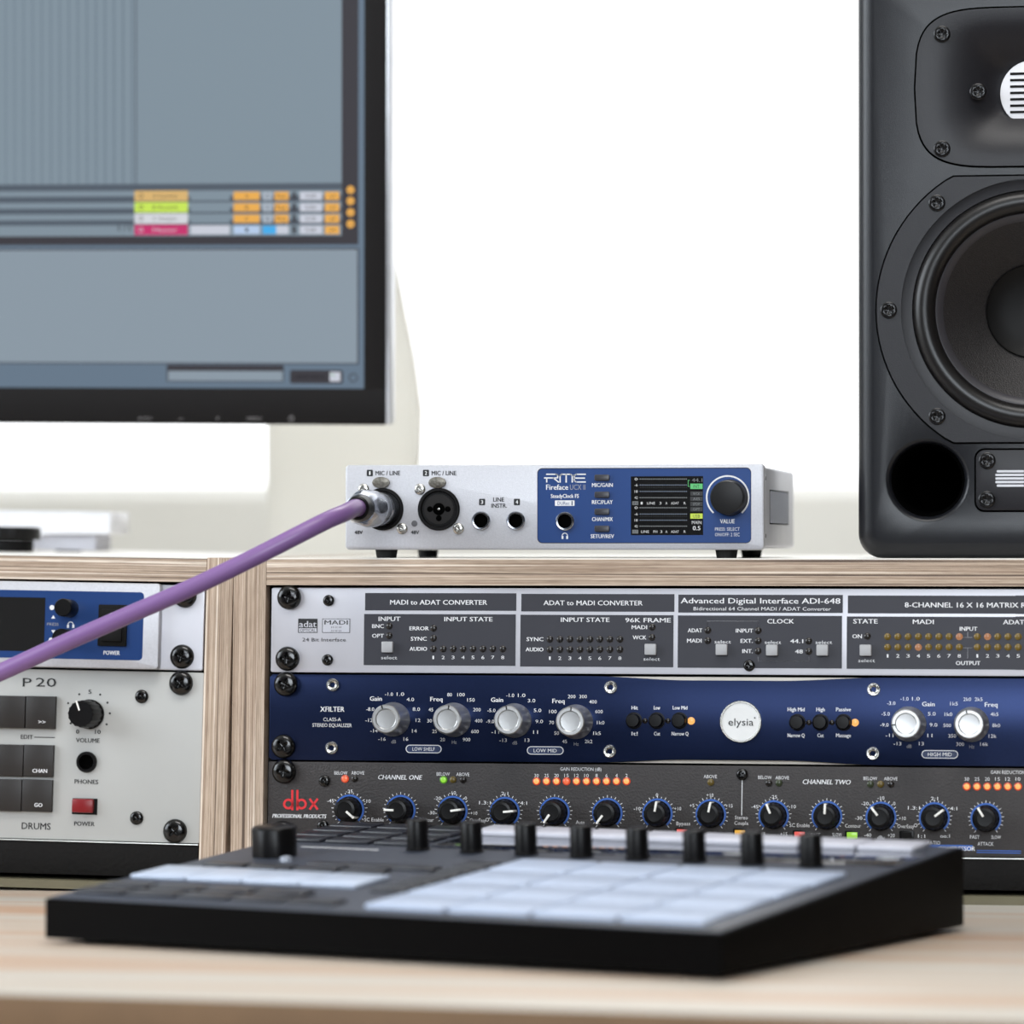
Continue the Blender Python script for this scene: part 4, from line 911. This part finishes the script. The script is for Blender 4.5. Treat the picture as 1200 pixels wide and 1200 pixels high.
bm = NB(); bx(bm, -28, -16, 6, 20, 0, .8, .2); obj('foot', bm, BLACKM, dv); bm = NB(); bx(bm, -170, -158, 6, 20, 0, .8, .2); obj('foot', bm, BLACKM, dv)
k0 = T3(12, 644)
MKN = MCL @ Matrix.Translation((P(MCL @ Matrix.Translation((0, .19, .170)), 14, 645)[0]*.001, .19, .1702))
kn = thing('black_dial', 'low black round dial with a stepped rim at the left edge of the left rack', 'dial', MKN)
bm = NB(); lathe(bm, [(0, 0), (11.5, 0), (12, .8), (12, 6.8), (0, 6.8)], n=40, axis='z'); obj('base', bm, BLACKM, kn)
bm = NB(); lathe(bm, [(0, 6.9), (15.6, 6.9), (16, 7.5), (16, 13.2), (15, 14), (0, 14)], n=40, axis='z'); obj('cap', bm, BLACK, kn)

# ================================================================== PAD CONTROLLER
Zn = 1.656; Nw = CAM + RT*((846-600)/FPX*Zn) + FH*Zn; Nw.z = DESK
az = TH-R(29); xd = Vector((cos(az), sin(az), 0)); Ow = Nw - xd*.334
MCn = Matrix.Translation(Ow) @ Matrix.Rotation(az, 4, 'Z')
ct = thing('pad_controller', 'black wedge-shaped pad controller lying on the desk in front of the racks', 'controller', MCn)
SLO = atan(18/252); LW, LD = 334, 252
CB = mat('controller_black', (4, 3, 3), .55, spec=.05); CT = mat('controller_top', (36, 44, 60), .5, spec=1)
bm = NB(); prism(bm, [(.0, 2.5), (0, 20), (LD, 38), (LD, 2.5)], 0, LW, plane='x', bev=.8); obj('body', bm, CB, ct)
for fx, fy in ((18, 18), (LW-18, 18), (18, LD-18), (LW-18, LD-18)):
    bm = NB(); lathe(bm, [(0, 0), (8, 0), (8.5, 2.6), (0, 2.6)], n=24, axis='z'); obj('foot', bm, MATS['rubber_black'], ct, (fx, fy, 0))
MTp = Matrix.Translation((0, 0, .020)) @ Matrix.Rotation(SLO, 4, 'X')
top = bpy.data.objects.new('top_plate', None)
Ls = LD/cos(SLO)
bm = NB(); bx(bm, 2, LW-2, 2, Ls-2, -.3, .6, .3); topo = obj('top_plate', bm, CT, ct); topo.matrix_local = MTp
def onTop(name, bm, m, x, y, z=.6, label=None):
    o = obj(name, bm, m, ct, label=label); o.matrix_local = MTp @ Matrix.Translation((x*.001, y*.001, z*.001)); return o
def onTopM(name, me, x, y, z=.6):
    o = put(name, me, ct); o.matrix_local = MTp @ Matrix.Translation((x*.001, y*.001, z*.001)); return o
PAD = mat('pad_rubber', (176, 188, 210), .38, var=.02)
bm = NB(); prism(bm, rrect(-19.6, 19.6, -17.0, 17.0, 2, 4), 0, 2.2, plane='z', bev=.7); pm = mesh_of('pad', bm, PAD)
for i in range(4):
    for j in range(4): onTopM('pad', pm, 178.5+i*41.0, 27+j*36.0)
# black field round the pads, glossy display glass behind
bm = NB(); bx(bm, 88, 328, 186, 225, 0, .35, .1); onTop('display_glass', bm, mat('display_glass', (8, 9, 12), .03, coat=1), 0, 0)
bm = NB(); lathe(bm, [(0, 0), (5.6, 0), (5.8, .8), (5.3, 1.2), (5.1, 13.6), (4.7, 14.4), (4.0, 14.7), (0, 14.7)], n=36, axis='z'); km = mesh_of('knob', bm, BLACK)
for i in range(8): onTopM('knob', km, 88.5+i*29.05, 177.2)
bm = NB(); lathe(bm, [(0, 0), (10.6, 0), (10.6, 12.6), (10.0, 13.6), (8.8, 14.1), (0, 13.8)], n=48, axis='z', mod={1: lambda a: 1+.012*cos(40*a), 2: lambda a: 1+.012*cos(40*a)}); onTop('encoder', bm, BLACK, 30.7, 142.4)
bm = NB(); bx(bm, -13.7, 13.7, -11, 11, 0, 2.6, .7); sb = mesh_of('soft_button', bm, mat('button_pale', (196, 196, 206), .4))
for i in range(8): onTopM('soft_button', sb, 103+i*28.9, 238.5)
dk = mat('button_rubber', (24, 26, 34), .36, spec=.7)
def bt(w_, d_): b = NB(); bx(b, -w_/2, w_/2, -d_/2, d_/2, 0, 1.6, .5); return mesh_of('button', b, dk)
b1, b2, b3, b4 = bt(25, 12), bt(17, 8), bt(22, 9), bt(24, 13)
for i in range(5): onTopM('button', b1, 19+i*27.6, 19)
for i in range(4): onTopM('button', b1, 19+i*27.6, 38)
for i in range(9): onTopM('button', b2, 145, 45+i*11.6) if i else None
for i in range(4): onTopM('button', b3, 28+i*25, 105) ; onTopM('button', b3, 54+i*22.5, 119) if i else None
for i in range(3):
    for j in range(4): onTopM('button', b4, 17+i*27, 192+j*16)
st = mat('touch_strip', (184, 195, 214), .35)
bm = NB()
for i in range(4): bx(bm, 5+i*30.2, 34.5+i*30.2, 58, 91, 0, 1.8, .8)
bm.free()
bm = NB(); bx(bm, -14.7, 14.7, -15.5, 15.5, 0, 2.0, .9); sm_ = mesh_of('light_pad', bm, st)
for i in range(4): onTopM('light_pad', sm_, 19.7+i*30.2, 75)
bm = NB(); random.seed(2); x = 0
while x < 42:
    l = random.choice((1.2, 1.8, 2.4)); bx(bm, x, x+l, -1.0, 1.0, 0, .08); x += l+.6
onTop('model_print', bm, WHITEP, 27, 172)
bm = NB(); lathe(bm, [(0, 0), (3.0, 0), (2.6, 2), (0, 2.6)], n=20, axis='z'); onTop('nudge_stick', bm, mat('stick_pale', (150, 156, 168), .3), 46, 128)
